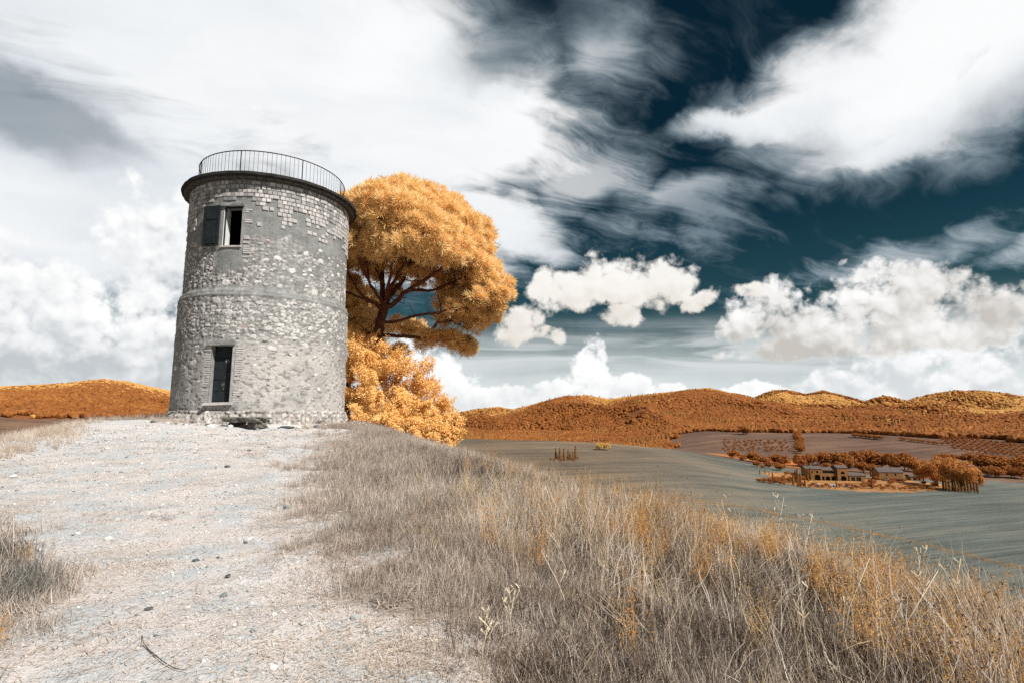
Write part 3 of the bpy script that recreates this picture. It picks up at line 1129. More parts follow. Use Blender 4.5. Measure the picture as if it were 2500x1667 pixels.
MB().box((0.02, 0.06, -0.05), (DOOR[0] + 0.14, 0.13, 0.05), jit=0.02).obj('threshold_stone', MAT_SILL, door)
MB().box((-0.02, 0.03, DH + 0.09), (DOOR[0] + 0.12, 0.05, 0.085), jit=0.025).obj('lintel', MAT_PLASTER, door)

# --- stones that stand out of the wall, each one an object
def lump(seed, flat=0.35, n=9):
    rg = random.Random(seed)
    rads = [1 + rg.uniform(-0.28, 0.18) for _ in range(n)]
    mb = MB()
    pts = []
    for lay, (s_, h) in enumerate(((0.96, -0.25), (1.0, 0.45), (0.74, 0.92))):
        for k in range(n):
            w = 2 * math.pi * (k + 0.2 * lay) / n
            e = 0.75
            cx_ = math.copysign(abs(math.cos(w)) ** e, math.cos(w)); cy_ = math.copysign(abs(math.sin(w)) ** e, math.sin(w))
            pts.append((rads[k] * s_ * cx_ * 0.5, h * flat * (1 + rg.uniform(-.25, .25)), rads[k] * s_ * cy_ * 0.5))
    pts.append((0, flat * 1.05, 0))
    fs = []
    for lay in range(2):
        for k in range(n):
            a = lay * n + k; c_ = lay * n + (k + 1) % n
            fs.append((a, c_, c_ + n, a + n))
    for k in range(n):
        fs.append((2 * n + k, 2 * n + (k + 1) % n, 3 * n))
    mb.poly(pts, fs)
    return mb.mesh('stone', False, MAT_STONE)


LUMPS = [lump(k) for k in range(12)]
rg = random.Random(5)
placed = []
tries = 0
while len(placed) < 292 and tries < 9000:
    tries += 1
    be = rg.uniform(-82, 82)
    z = rg.uniform(2.6, 8.75)
    # densest in the rubble between plaster and lower render
    dens = 1.0 if Z_LEDGE + 0.25 < z < 8.6 else (0.85 if 5.0 < z < 6.15 else (0.22 if z < 5 else 0.0))
    if be < -45:
        dens *= 0.6
    if rg.random() > dens:
        continue
    w = rg.choice((0.14, 0.16, 0.18, 0.2, 0.22, 0.26, 0.34)) * rg.uniform(0.85, 1.15)
    h = w * rg.uniform(0.5, 0.8)
    rr_ = R_UP if z > Z_LEDGE else R_LOW
    u = math.radians(be) * rr_
    if rim(np.array(be), np.array(z), w0, w1_, WIN[1] - .9, WIN[2] + .2, R_UP) < 0.38 or rim(np.array(be), np.array(z), d0_, d1_, DOOR[1], DOOR[2], R_LOW) < 0.42:
        continue
    if any(abs(u - a) < 0.52 * (w + c_) and abs(z - b_) < 0.52 * (h + d_) for a, b_, c_, d_ in placed):
        continue
    placed.append((u, z, w, h))
    me = LUMPS[rg.randrange(12)]
    o = add('stone', me, wall)
    o.matrix_local = frame_at(be, float(profile(np.array(z))) - 0.012, z) @ Matrix.Rotation(rg.uniform(-.3, .3), 4, 'Y') @ Matrix.Diagonal((w, rg.uniform(0.05, 0.10), h, 1))

# --- courses of squared brick under the terrace
def brick_mesh(w, h, d, seed):
    random.seed(seed)
    return MB().box((0, d / 2 - 0.02, 0), (w / 2, d / 2 + 0.01, h / 2), jit=0.006).mesh('brick', False, MAT_BRICK)


BR = [brick_mesh(0.158, 0.148, 0.05, 60 + k) for k in range(6)]
rg = random.Random(9)
nbk = 0
extra = MB()
for row in range(12):
    z = Z_WALL - 0.13 - row * 0.172
    k0 = -84 + (row % 2) * 1.5
    be = k0 + rg.uniform(-.4, .4)
    while be < 86:
        step = math.degrees(0.178 / R_UP) * rg.choice((1, 1, 1, 1.0, 1.35))
        gone = fbm(np.array([be * 0.11]), np.array([row * 0.5]), 3, 77)[0]
        # plaster hides most of them lower down, less so on the right and at the far left
        cover = -0.40 + 0.12 * max(0, row - 3) - 0.012 * max(0, be - 5) - 0.02 * max(0, -be - 50)
        inwin = abs(be - BW) < 22 and row > 4
        if gone > cover and not (inwin and be < BW + 14 and be > BW - 26):
            M = frame_at(be, R_UP + rg.uniform(-0.02, 0.004), z + rg.uniform(-.006, .006)) @ Matrix.Rotation(rg.uniform(-.03, .03), 4, 'Y') @ Matrix.Diagonal((step / math.degrees(0.178 / R_UP) * rg.uniform(.9, 1.0), 1, rg.uniform(.88, 1.0), 1))
            if nbk < 290 and row < 7:
                o = add('brick', BR[rg.randrange(6)], wall); o.matrix_local = M; nbk += 1
            else:
                vs = [tuple(M @ v.co) for v in BR[0].vertices]
                extra.poly(vs, [tuple(pp.vertices) for pp in BR[0].polygons])
        be += step
# thin bricks lining the two openings
for cen, half, z0, z1, r_ in ((BD, DOOR[0], DOOR[1], DOOR[2], R_LOW), (BW, WIN[0], WIN[1] - 0.5, WIN[2], R_UP)):
    z = z0 + 0.05
    while z < z1 - 0.05:
        for sx in (-1, 1):
            if r_ == R_UP and (sx < 0 or (z > 8.6 and rg.random() < .5)):
                continue
            if rg.random() < 0.16:
                continue
            L_ = rg.choice((0.14, 0.24, 0.28))
            off = 0.02 if sx < 0 else 0.12
            be = cen + sx * math.degrees((half + off + L_ / 2) / r_)
            M = frame_at(be, r_ + rg.uniform(-0.012, 0.004), z)
            bmx = MB().box((0, 0.0, 0), (L_ / 2, 0.03, 0.030), jit=0.006)
            extra.poly([tuple(M @ Vector(v)) for v in bmx.v], bmx.f)
        z += 0.085
ex = extra.obj('brick_courses', MAT_BRICK, wall); tag(ex, kind='stuff')

# --- terrace slab with radial boards under its rim
def revolve(prof, n=128, wob=None):
    V, F = [], []
    m_ = len(prof)
    for k in range(n):
        be = 360 * k / n
        for t, (r_, z) in enumerate(prof):
            rr_ = r_ + (wob(be, t) if wob else 0)
            V.append(tuple(cyl(be, rr_, z)))
    for k in range(n):
        for t in range(m_ - 1):
            a = k * m_ + t; c_ = ((k + 1) % n) * m_ + t
            F.append((a, c_, c_ + 1, a + 1))
    mb = MB(); mb.poly(V, F)
    return mb


ZS0, ZS1 = 11.12, 11.30
wobf = lambda be, t: (0.03 * fbm(np.array([be * 0.22]), np.array([t * 0.0]), 4, 81)[0] if t in (1, 2, 3, 4) else 0)
terrace = revolve([(0.02, ZS0), (3.64, ZS0), (3.70, ZS0 + 0.05), (3.70, ZS1 - 0.03), (3.66, ZS1), (0.02, ZS1)], 160, wobf).obj('terrace', MAT_SLAB, tower)
for k in range(64):
    be = 360 * (k + 0.5) / 64
    if abs((be + 180) % 360 - 180) > 108:
        continue
    hw = math.pi * 3.3 / 64 - 0.008; hw2 = math.pi * 3.62 / 64 - 0.009
    mb = MB()
    z0, z1 = -0.045 + random.uniform(-.008, .008), -0.004
    mb.poly([(-hw, 3.16, z0), (hw, 3.16, z0), (hw2, 3.60, z0), (-hw2, 3.60, z0), (-hw, 3.16, z1), (hw, 3.16, z1), (hw2, 3.60, z1), (-hw2, 3.60, z1)],
            [(0, 1, 2, 3), (4, 5, 6, 7), (0, 1, 5, 4), (1, 2, 6, 5), (2, 3, 7, 6), (3, 0, 4, 7)])
    o = add('board', mb.mesh('board', mat=MAT_BOARD), terrace)
    o.matrix_local = frame_at(be, 0.0, ZS0)

# --- railing
railing = bpy.data.objects.new('railing', None); COL.objects.link(railing); railing.parent = tower
RR, ZR = 3.10, 12.42
def hoop(r_, z, th, name):
    pts = [tuple(cyl(k * 3.0, r_, z)) for k in range(121)]
    mb = MB(); mb.tube(pts, th, 6, cap=False)
    mb.obj(name, MAT_IRON, railing, True)
hoop(RR, ZR, 0.021, 'top_rail'); hoop(RR, ZS1 + 0.10, 0.014, 'bottom_rail')
bar = MB().tube([(0, 0, 0), (0, 0, ZR - ZS1 - 0.09)], 0.0075, 5).mesh('baluster', True, MAT_IRON)
post = MB().tube([(0, 0, -0.11), (0, 0, ZR - ZS1 - 0.09)], 0.021, 6).mesh('post', True, MAT_IRON)
for k in range(112):
    be = -25.6 + k * 360 / 112
    o = add('post' if k % 14 == 0 else 'baluster', post if k % 14 == 0 else bar, railing)
    o.location = cyl(be, RR, ZS1 + 0.10)

# --- footing: broken masonry and earth round the foot
nbf = 520
bb = np.linspace(-180, 180, nbf, endpoint=False)
zf = np.concatenate([np.arange(0.75, 1.79, 0.05), [1.80, 1.80]])
BB, ZF = np.meshgrid(bb, zf)
spread = np.interp(ZF, [0.55, 1.0, 1.3, 1.6, 1.8], [0.20, 0.16, 0.12, 0.09, 0.07])
spread = spread + 0.35 * sst(-np.abs(BB + 55), -60, -10) * np.interp(ZF, [0.55, 1.2, 1.75], [1.0, 0.6, 0.0])
rf = R_LOW + 0.03 + spread + 0.09 * fbm(BB * 0.35, ZF * 4, 4, 91) * (ZF < 1.79)
rf[-1] = R_LOW - 0.12
e1, e2, ci = worley(BB * 0.33, ZF * 6.5, 23)
blk = sst(e2 - e1, 0.04, 0.22)
rf = rf + (0.06 * blk * (0.3 + ci) - 0.05) * (ZF < 1.79)
cf = (np.array([0.22, 0.20, 0.18]) * (1 - blk[..., None]) + blk[..., None] * (np.array([0.50, 0.46, 0.425]) * (0.55 + 0.6 * ci[..., None]))) * (1 + 0.45 * fbm(BB * 0.6, ZF * 6, 4, 92))[..., None]
i = np.arange(rf.size).reshape(rf.shape); j = np.roll(i, -1, 1)
q = np.stack([i[:-1], j[:-1], j[1:], i[1:]], -1).reshape(-1, 4)
add('footing', mesh_np('footing', cyl(BB, rf, ZF + 0.04 * fbm(BB * .5, ZF * 3, 3, 93)).reshape(-1, 3), q, True, {'Col': cf.reshape(-1, 3)}, [MAT_WALL]), tower)

# ------------------------------------------------------------------ trees and shrubs beside the tower
MAT_BARK = plain('pine_bark', (0.17, 0.062, 0.034), (0.075, 0.030, 0.020), 7, 0.9, 0.9, 16, 0.05)
MAT_NEEDLE = leaf_material('pine_needles', (0.86, 0.49, 0.17), (0.98, 0.70, 0.33), (0.99, 0.82, 0.49), 0.30, posscale=0.9)
MAT_LEAF = leaf_material('shrub_leaves', (0.80, 0.41, 0.10), (0.96, 0.62, 0.23), (0.98, 0.78, 0.41), 0.30, posscale=1.1)
MAT_TWIG = plain('dry_twig', (0.22, 0.10, 0.05), (0.12, 0.06, 0.035), 9, 0.9, 0.4, 40)


def tufts(P, N, n_needle, length, width, spread):
    """needle tufts: every needle one thin triangle"""
    n = len(P)
    M = orient(N)
    th = np.arccos(1 - RNG.random((n, n_needle)) * (1 - math.cos(spread)))
    ph = RNG.random((n, n_needle)) * 2 * math.pi
    d = np.stack([np.sin(th) * np.cos(ph), np.sin(th) * np.sin(ph), np.cos(th)], -1)
    d = np.einsum('nij,nkj->nki', M, d)
    L = length * (0.7 + 0.5 * RNG.random((n, n_needle, 1)))
    out_ = (N / np.linalg.norm(N, axis=1, keepdims=True))[:, None, :] + np.array(SUN_DIR) * 0.35 + RNG.normal(size=d.shape) * 0.30
    s = np.cross(d, out_); s /= np.linalg.norm(s, axis=-1, keepdims=True)
    base = P[:, None, :] + d * 0.02
    mid = base + d * L * 0.55
    tip = base + d * L
    V = np.stack([base, mid + s * width * 0.5, tip, mid - s * width * 0.5], 2).reshape(-1, 3)
    F = np.arange(len(V)).reshape(-1, 4)
    nn = N / np.linalg.norm(N, axis=1, keepdims=True)
    NV = np.repeat((nn[:, None, :] * 0.75 + d * 0.75).reshape(-1, 3), 4, 0)
    NV /= np.linalg.norm(NV, axis=1, keepdims=True)
    return V, F, NV


def leaves(P, N, size, aspect=0.55):
    """single leaves: a bent quad each"""
    M = orient(N)
    a, b_, c_ = M[:, :, 0], M[:, :, 1], M[:, :, 2]
    s = size * (0.7 + 0.6 * RNG.random((len(P), 1)))
    V = np.stack([P, P + a * s * 0.5 + b_ * s * aspect * 0.5 + c_ * s * 0.10, P + a * s, P + a * s * 0.5 - b_ * s * aspect * 0.5 + c_ * s * 0.10], 1).reshape(-1, 3)
    return V, np.arange(len(V)).reshape(-1, 4)


class Skeleton:
    def __init__(s):
        s.p, s.par, s.len, s.fix = [], [], [], []

    def add(s, p, par, fix=0.0):
        s.p.append(np.array(p, float)); s.par.append(par)
        s.len.append(0 if par < 0 else s.len[par] + np.linalg.norm(s.p[-1] - s.p[par])); s.fix.append(fix)
        return len(s.p) - 1

    def line(s, pts, par, r0=0.0, r1=0.0, step=0.35):
        pts = [np.array(q_, float) for q_ in pts]
        if par >= 0:
            pts = [s.p[par]] + pts
        tot = sum(np.linalg.norm(b_ - a) for a, b_ in zip(pts, pts[1:])); run = 0
        if par < 0:
            par = s.add(pts[0], -1, r0)
        for a, b_ in zip(pts, pts[1:]):
            L = np.linalg.norm(b_ - a); n = max(1, int(round(L / step)))
            for k in range(1, n + 1):
                run += L / n
                j = RNG.normal(size=3) * 0.025
                par = s.add(a + (b_ - a) * k / n + j, par, r0 + (r1 - r0) * run / tot)
        return par

    def near(s, q):
        return int(np.argmin(np.linalg.norm(np.array(s.p) - np.array(q), axis=1)))

    def reach(s, c, bias=0.35, step=0.55, sag=0.12):
        A = np.array(s.p)
        d = np.linalg.norm(A - c, axis=1)
        k = int(np.argmin(d + bias * np.array(s.len) + 3.0 * np.maximum(0, A[:, 2] - c[2] - 0.2)))
        a = s.p[k]; L = d[k]; n = max(1, int(L / step))
        side = RNG.normal(size=3) * 0.06 * L
        for t in range(1, n + 1):
            f = t / n
            q_ = a + (c - a) * f + side * math.sin(math.pi * f) - np.array([0, 0, sag * L * math.sin(math.pi * f) * 0.5])
            k = s.add(q_, k)
        return k

    def radii(s, tip=0.010, e=2.25):
        r = np.zeros(len(s.p))
        kids = np.zeros(len(s.p), int)
        for i in range(len(s.p) - 1, 0, -1):
            r[i] = max(r[i] ** (1 / e) if r[i] > 0 else tip, tip)
            r[s.par[i]] += r[i] ** e; kids[s.par[i]] += 1
        r[0] = r[0] ** (1 / e)
        return np.maximum(r, np.array(s.fix))

    def mesh(s, name, mat, n=6, tip=0.010, e=2.25, origin=(0, 0, 0)):
        r = s.radii(tip, e); p = np.array(s.p) - np.array(origin)
        par = np.array(s.par)
        i = np.arange(1, len(p)); a = p[par[1:]]; b_ = p[i]
        ra = np.minimum(r[par[1:]], r[i] * 1.35); rb = r[i]
        M = orient(b_ - a + 1e-9)
        w = np.arange(n) * 2 * math.pi / n
        circ = np.cos(w)[None, :, None] * M[:, None, :, 0] + np.sin(w)[None, :, None] * M[:, None, :, 1]
        ext = (b_ - a); ln = np.linalg.norm(ext, axis=1, keepdims=True); ext = ext / np.maximum(ln, 1e-6)
        A = (a - ext * ra[:, None] * 0.4)[:, None, :] + circ * ra[:, None, None]
        B_ = (b_ + ext * rb[:, None] * 0.3)[:, None, :] + circ * rb[:, None, None]
        V = np.concatenate([A, B_], 1).reshape(-1, 3)
        k = np.arange(len(a))[:, None] * 2 * n; jn = np.arange(n)[None, :]
        F = np.stack([k + jn, k + (jn + 1) % n, k + n + (jn + 1) % n, k + n + jn], -1).reshape(-1, 4)
        return mesh_np(name, V, F, True, None, [mat])


def pads(C, N, n_each, rad, flat=0.6):
    """tuft seats round every pad centre, each looking outward"""
    n = len(C)
    u = RNG.normal(size=(n, n_each, 3)); u /= np.linalg.norm(u, axis=-1, keepdims=True)
    u += N[:, None, :] * 0.55; u /= np.linalg.norm(u, axis=-1, keepdims=True)
    rr_ = rad[:, None, None] * (0.55 + 0.45 * RNG.random((n, n_each, 1)) ** 0.5)
    off = u * rr_
    off[..., 2] *= flat
    P = (C[:, None, :] + off).reshape(-1, 3)
    D = (u + N[:, None, :] * 0.5 + np.array([0, 0, 0.35])).reshape(-1, 3)
    return P, D


def stone_pine():
    D = 32.0
    sk = Skeleton()
    A = lambda x_, y_, dd=0.0: np.array(at(x_, y_, D + dd))
    base = A(893, 1010); base[2] = gz(base[0], base[1]) - 0.1
    t_ = sk.line([base, A(900, 930), A(908, 880), A(915, 850), A(926, 800), A(937, 748)], -1, 0.36, 0.27)
    def limb(pts, r0, r1, start=None):
        s0 = sk.near(A(*start)) if start else t_
        return sk.line([A(*q_) for q_ in pts], s0, r0, r1)
    limb([(934, 719, .2), (933, 655, .6), (928, 617, 1), (920, 570, 1.2)], 0.17, 0.07)
    limb([(953, 706, -.3), (979, 655, -1), (994, 630, -1.5), (1003, 600, -2)], 0.12, 0.05)
    limb([(950, 724, .3), (979, 693, .8), (999, 650, 1.4), (1019, 609, 1.8), (1032, 565, 2.0)], 0.17, 0.07)
    limb([(956, 747, -.2), (984, 719, -.5), (1012, 701, -.8), (1050, 675, -1.2), (1083, 650, -1.6), (1110, 620, -2)], 0.16, 0.06)
    limb([(1055, 709, .3), (1101, 691, .5), (1144, 668, .8), (1175, 640, 1)], 0.10, 0.04, (1004, 708, -.6))
    limb([(968, 785, -.2), (1017, 770, -.4), (1055, 766, -.6), (1101, 756, -.8), (1152, 748, -1), (1190, 738, -1)], 0.10, 0.035, (930, 790))
    limb([(915, 740, -.3), (897, 734, -.8), (876, 714, -1.4), (860, 680, -2), (845, 655, -2.5)], 0.13, 0.05, (935, 755))
    limb([(960, 820, .2), (1000, 822, .4), (1040, 826, .6), (1085, 832, .8), (1131, 838, 1.0)], 0.065, 0.022, (922, 822))
    limb([(903, 812, -.2), (889, 804, -.5), (873, 789, -.8)], 0.05, 0.02, (918, 825))
    limb([(930, 690, 2), (920, 650, 4), (930, 600, 5)], 0.11, 0.05)
    limb([(960, 690, 2), (1000, 650, 3.5), (1060, 615, 4.5)], 0.12, 0.05)
    limb([(950, 690, -1.5), (960, 630, -3), (975, 580, -4)], 0.10, 0.05)
    limb([(905, 700, -1.5), (880, 640, -3), (865, 590, -3.5)], 0.10, 0.05)
    # crown: pads of needles over a broad dome
    cc = np.array(at(992, 632, D)); cc[2] = 10.45
    right = np.array([math.cos(TAZ * 0.6), -math.sin(TAZ * 0.6) * 0 + 0.24, 0]); right /= np.linalg.norm(right)
    fwd = np.array([-right[1], right[0], 0])
    C, N, RAD = [], [], []
    k = 0
    while len(C) < 360 and k < 20000:
        k += 1
        u = RNG.normal(size=3); u /= np.linalg.norm(u)
        s_ = 0.70 + 0.30 * RNG.random() ** 0.45
        lob = 1 + 0.10 * math.sin(3.1 * math.atan2(u[1], u[0]) + 1) + 0.07 * math.sin(7 * u[2] + 4 * u[0])
        q_ = u * s_ * lob * np.array([4.85, 4.7, 4.0])
        if s_ < 0.8 and u[2] < 0.1:
            continue
        low = -0.5 if u[1] < -0.2 else (-2.4 if u[0] > 0.55 else (0.35 + 0.8 * RNG.random() if u[1] > 0.25 else -0.6))
        if q_[2] < low:
            continue
        w = cc + right * q_[0] + fwd * q_[1] + np.array([0, 0, q_[2]])
        if any(np.linalg.norm(w - c_) < 0.72 for c_ in C):
            continue
        C.append(w); nn = right * u[0] + fwd * u[1] + np.array([0, 0, u[2] + 0.25]); N.append(nn / np.linalg.norm(nn)); RAD.append(RNG.uniform(0.5, 0.78))
    # outlying pads low on the right
    for (x_, y_, dd, n_, sp) in ((1174, 735, -.5, 14, .6), (1155, 765, 0, 12, .75), (1125, 780, .3, 7, .6), (1135, 842, 1, 10, .5), (1085, 830, .8, 5, .45), (1182, 690, -1, 11, .55), (1150, 720, 1.5, 8, .8), (1050, 830, .7, 5, .4), (975, 868, .5, 3, .3)):
        for _ in range(n_):
            w = np.array(at(x_, y_, D + dd)) + RNG.normal(size=3) * np.array([sp, sp, sp * 0.45])
            nn = w - cc; nn[2] = abs(nn[2]) * 0.3 + 1.0
            C.append(w); N.append(nn / np.linalg.norm(nn)); RAD.append(RNG.uniform(0.32, 0.55))
    for _ in range(46):          # thin sprays inside the dome
        w = cc + right * RNG.uniform(-4.5, 4.2) + fwd * RNG.uniform(-1, 4.2) + np.array([0, 0, RNG.uniform(-1.2, 1.2)])
        C.append(w); N.append(np.array([0.2, 0, 1.0])); RAD.append(RNG.uniform(0.25, 0.4))
    C, N, RAD = np.array(C), np.array(N), np.array(RAD)
    order = np.argsort(np.linalg.norm(C - sk.p[t_], axis=1))
    for c_ in C[order] - N[order] * 0.25:
        sk.reach(c_, 0.28)
    P, Dn = pads(C, N, 38, RAD, 0.72)
    # twigs inside the pads and bare ones under the crown
    npad = len(sk.p)
    for _ in range(1500):
        k = RNG.integers(30, npad)
        d_ = RNG.normal(size=3); d_[2] = abs(d_[2]) * 0.6 - 0.1
        sk.reach(sk.p[k] + d_ * RNG.uniform(0.35, 0.8), 0.0, 0.3, 0.05)
    org = Vector(base)
    tr = thing('pine_tree', 'tall orange stone pine with a broad domed crown rising behind the tower', 'tree', org)
    add('trunk', sk.mesh('trunk', MAT_BARK, 6, 0.011, 2.3, org), tr)
    V, F, NV = tufts(P - np.array(org), Dn, 24, 0.40, 0.027, R(66))
    add('crown', mesh_np('crown', V, F, False, None, [MAT_NEEDLE]), tr)


def low_pine():
    """a second pine, half hidden by the tower"""
    D = 39.0
    sk = Skeleton()
    A = lambda x_, y_, dd=0.0: np.array(at(x_, y_, D + dd))
    base = A(850, 1010); base[2] = gz(base[0], base[1]) - 0.1
    t_ = sk.line([base, A(852, 900), A(860, 820), A(866, 760), A(870, 715)], -1, 0.24, 0.06)
    C, N, RAD = [], [], []
    for (x_, y_, n_, sx, sz) in ((862, 735, 30, 1.2, .75), (900, 790, 16, 1.0, .5), (855, 800, 20, 1.2, .7), (985, 800, 9, .9, .35), (1015, 805, 6, .5, .3), (835, 740, 20, 1.2, .9), (900, 828, 9, 1.0, .35)):
        for _ in range(n_):
            w = A(x_, y_, RNG.normal() * 1.2) + RNG.normal(size=3) * np.array([sx, sx, sz]) * 0.6
            C.append(w); nn = RNG.normal(size=3) * 0.5 + np.array([0, 0, 1.0]); N.append(nn / np.linalg.norm(nn)); RAD.append(RNG.uniform(0.45, 0.7))
    C, N, RAD = np.array(C), np.array(N), np.array(RAD)
    for c_ in C[np.argsort(np.linalg.norm(C - np.array(sk.p[len(sk.p) // 2]), axis=1))]:
        sk.reach(c_ - np.array([0, 0, .2]), 0.2)
    P, Dn = pads(C, N, 24, RAD)
    org = Vector(base)
    tr = thing('pine_tree', 'smaller dark orange pine low between the tower and the tall pine trunk', 'tree', org)
    add('trunk', sk.mesh('trunk', MAT_BARK, 6, 0.011, 2.3, org), tr)
    V, F, NV = tufts(P - np.array(org), Dn, 20, 0.36, 0.032, R(72))
    add('crown', mesh_np('crown', V, F, False, None, [MAT_NEEDLE]), tr)


def shrub(name, label, blobs, D, n_spr, leaf, base_px, n_leaf=58):
    sk = Skeleton()
    b0 = at(base_px[0], base_px[1], D); base = np.array((b0.x, b0.y, gz(b0.x, b0.y) - 0.05))
    sk.add(base, -1, 0.06)
    C, N = [], []
    clump = RNG.normal(size=(60, 3))
    clump /= np.linalg.norm(clump, axis=1, keepdims=True)
    vols = np.array([rx * rx * rz for (_, _, _, rx, rz) in blobs]) ** 0.67; vols /= vols.sum()
    cents = [np.array(at(x_, y_, D + dd)) for (x_, y_, dd, _, _) in blobs]
    while len(C) < n_spr:
        k = RNG.choice(len(blobs), p=vols)
        rx, rz = blobs[k][3], blobs[k][4]
        u = RNG.normal(size=3); u /= np.linalg.norm(u)
        u = u + 1.1 * clump[np.argmax(clump @ u)]; u /= np.linalg.norm(u)
        s_ = 0.60 + 0.44 * RNG.random() ** 0.6
        lob = 1 + 0.16 * math.sin(5 * u[0] + 3 * u[2] + k) + 0.12 * math.sin(9 * u[1] - 6 * u[2])
        w = cents[k] + u * s_ * lob * np.array([rx, rx, rz])
        g_ = gz(w[0], w[1])
        if w[2] < g_ + 0.1 or any(np.linalg.norm((w - cents[j]) / np.array([blobs[j][3], blobs[j][3], blobs[j][4]])) < 0.55 for j in range(len(blobs)) if j != k):
            continue
        tw = np.hypot(w[0] - TC.x, w[1] - TC.y)
        if tw < R_LOW + 0.35:
            continue
        nn = u + np.array([0, 0, 0.55]); C.append(w); N.append(nn / np.linalg.norm(nn))
    C, N = np.array(C), np.array(N)
    for c_ in C[RNG.permutation(len(C))[:260]]:
        sk.reach(c_, 0.25, 0.5, -0.1)
    # leafy shoots: leaves strung along a short twig
    n = len(C)
    t = RNG.random((n, n_leaf, 1))
    L = RNG.uniform(0.35, 0.75, (n, 1, 1))
    P = C[:, None, :] + N[:, None, :] * (t - 0.35) * L + RNG.normal(size=(n, n_leaf, 3)) * 0.10 * (1.25 - t)
    Dn = N[:, None, :] * 0.9 + RNG.normal(size=(n, n_leaf, 3)) * 0.55
    V, F = leaves(P.reshape(-1, 3) - base, Dn.reshape(-1, 3), leaf)
    tr = thing(name, label, 'shrub', Vector(base))
    add('stem', sk.mesh('stem', MAT_TWIG, 5, 0.008, 2.3, base), tr)
    add('crown', mesh_np('crown', V, F, False, None, [MAT_LEAF]), tr)


stone_pine()
low_pine()
shrub('leafy_shrub', 'large rounded orange leafy shrub growing against the right side of the tower',
      [(868, 945, 0.3, 2.2, 2.15), (848, 880, 1.0, 1.6, 1.7), (945, 955, 0, 2.2, 1.9), (925, 890, .8, 1.4, 1.1), (1015, 985, .2, 1.7, 1.35), (900, 1010, -1.2, 2.0, 1.0), (985, 1020, -.8, 1.6, 1.0), (1070, 1015, .3, .9, .8)],
      29.5, 1750, 0.092, (930, 1040))
shrub('low_shrub', 'low orange leafy shrub trailing down the slope below the large shrub',
      [(1030, 1058, 0, 1.0, .5), (1070, 1072, 0, 0.8, .5), (985, 1050, 0, .8, .35), (1095, 1045, .3, .5, .6)], 26.5, 330, 0.10, (1040, 1080))

# ------------------------------------------------------------------ dry grass, weeds and grit
def blade_material(name, stops, trans=0.25):
    m, nt, b, out = material(name)
    r = (isl_random() * 0.50 + obj_random() * 0.22 + nfac(gpos(), 0.8, 4, 0.6) * 0.95 - 0.33).sat()
    col = ramp(r, stops)
    put(b, 'Base Color', col); put(b, 'Roughness', 0.75); put(b, 'Specular IOR Level', 0.2)
    t = nt.nodes.new('ShaderNodeBsdfTranslucent'); nt.links.new(col.s, t.inputs['Color'])
    mx = nt.nodes.new('ShaderNodeMixShader'); mx.inputs[0].default_value = trans
    nt.links.new(b.outputs[0], mx.inputs[1]); nt.links.new(t.outputs[0], mx.inputs[2]); nt.links.new(mx.outputs[0], out.inputs['Surface'])
    return m


MAT_STRAW = blade_material('straw_grass', [(0.0, (0.17, 0.115, 0.075)), (0.25, (0.40, 0.30, 0.225)), (0.5, (0.62, 0.51, 0.41)), (0.75, (0.82, 0.725, 0.63)), (0.88, (0.88, 0.80, 0.72)), (1.0, (0.66, 0.43, 0.17))])
MAT_GOLDEN = blade_material('golden_straw', [(0.0, (0.22, 0.13, 0.06)), (0.35, (0.50, 0.34, 0.17)), (0.7, (0.76, 0.58, 0.34)), (1.0, (0.86, 0.74, 0.54))])
MAT_LITTER = blade_material('dead_litter', [(0.0, (0.10, 0.075, 0.055)), (0.45, (0.28, 0.225, 0.185)), (0.8, (0.52, 0.45, 0.39)), (1.0, (0.50, 0.33, 0.15))], 0.15)
MAT_GOLD = blade_material('golden_weed', [(0.0, (0.40, 0.19, 0.06)), (0.5, (0.68, 0.38, 0.12)), (1.0, (0.80, 0.55, 0.24))])
MAT_SEED = blade_material('dark_seed', [(0.0, (0.035, 0.025, 0.02)), (0.6, (0.10, 0.07, 0.05)), (1.0, (0.25, 0.18, 0.13))], 0.0)
MAT_STALK = blade_material('pale_stalk', [(0.0, (0.58, 0.48, 0.34)), (0.5, (0.72, 0.63, 0.50)), (1.0, (0.70, 0.50, 0.22))], 0.1)


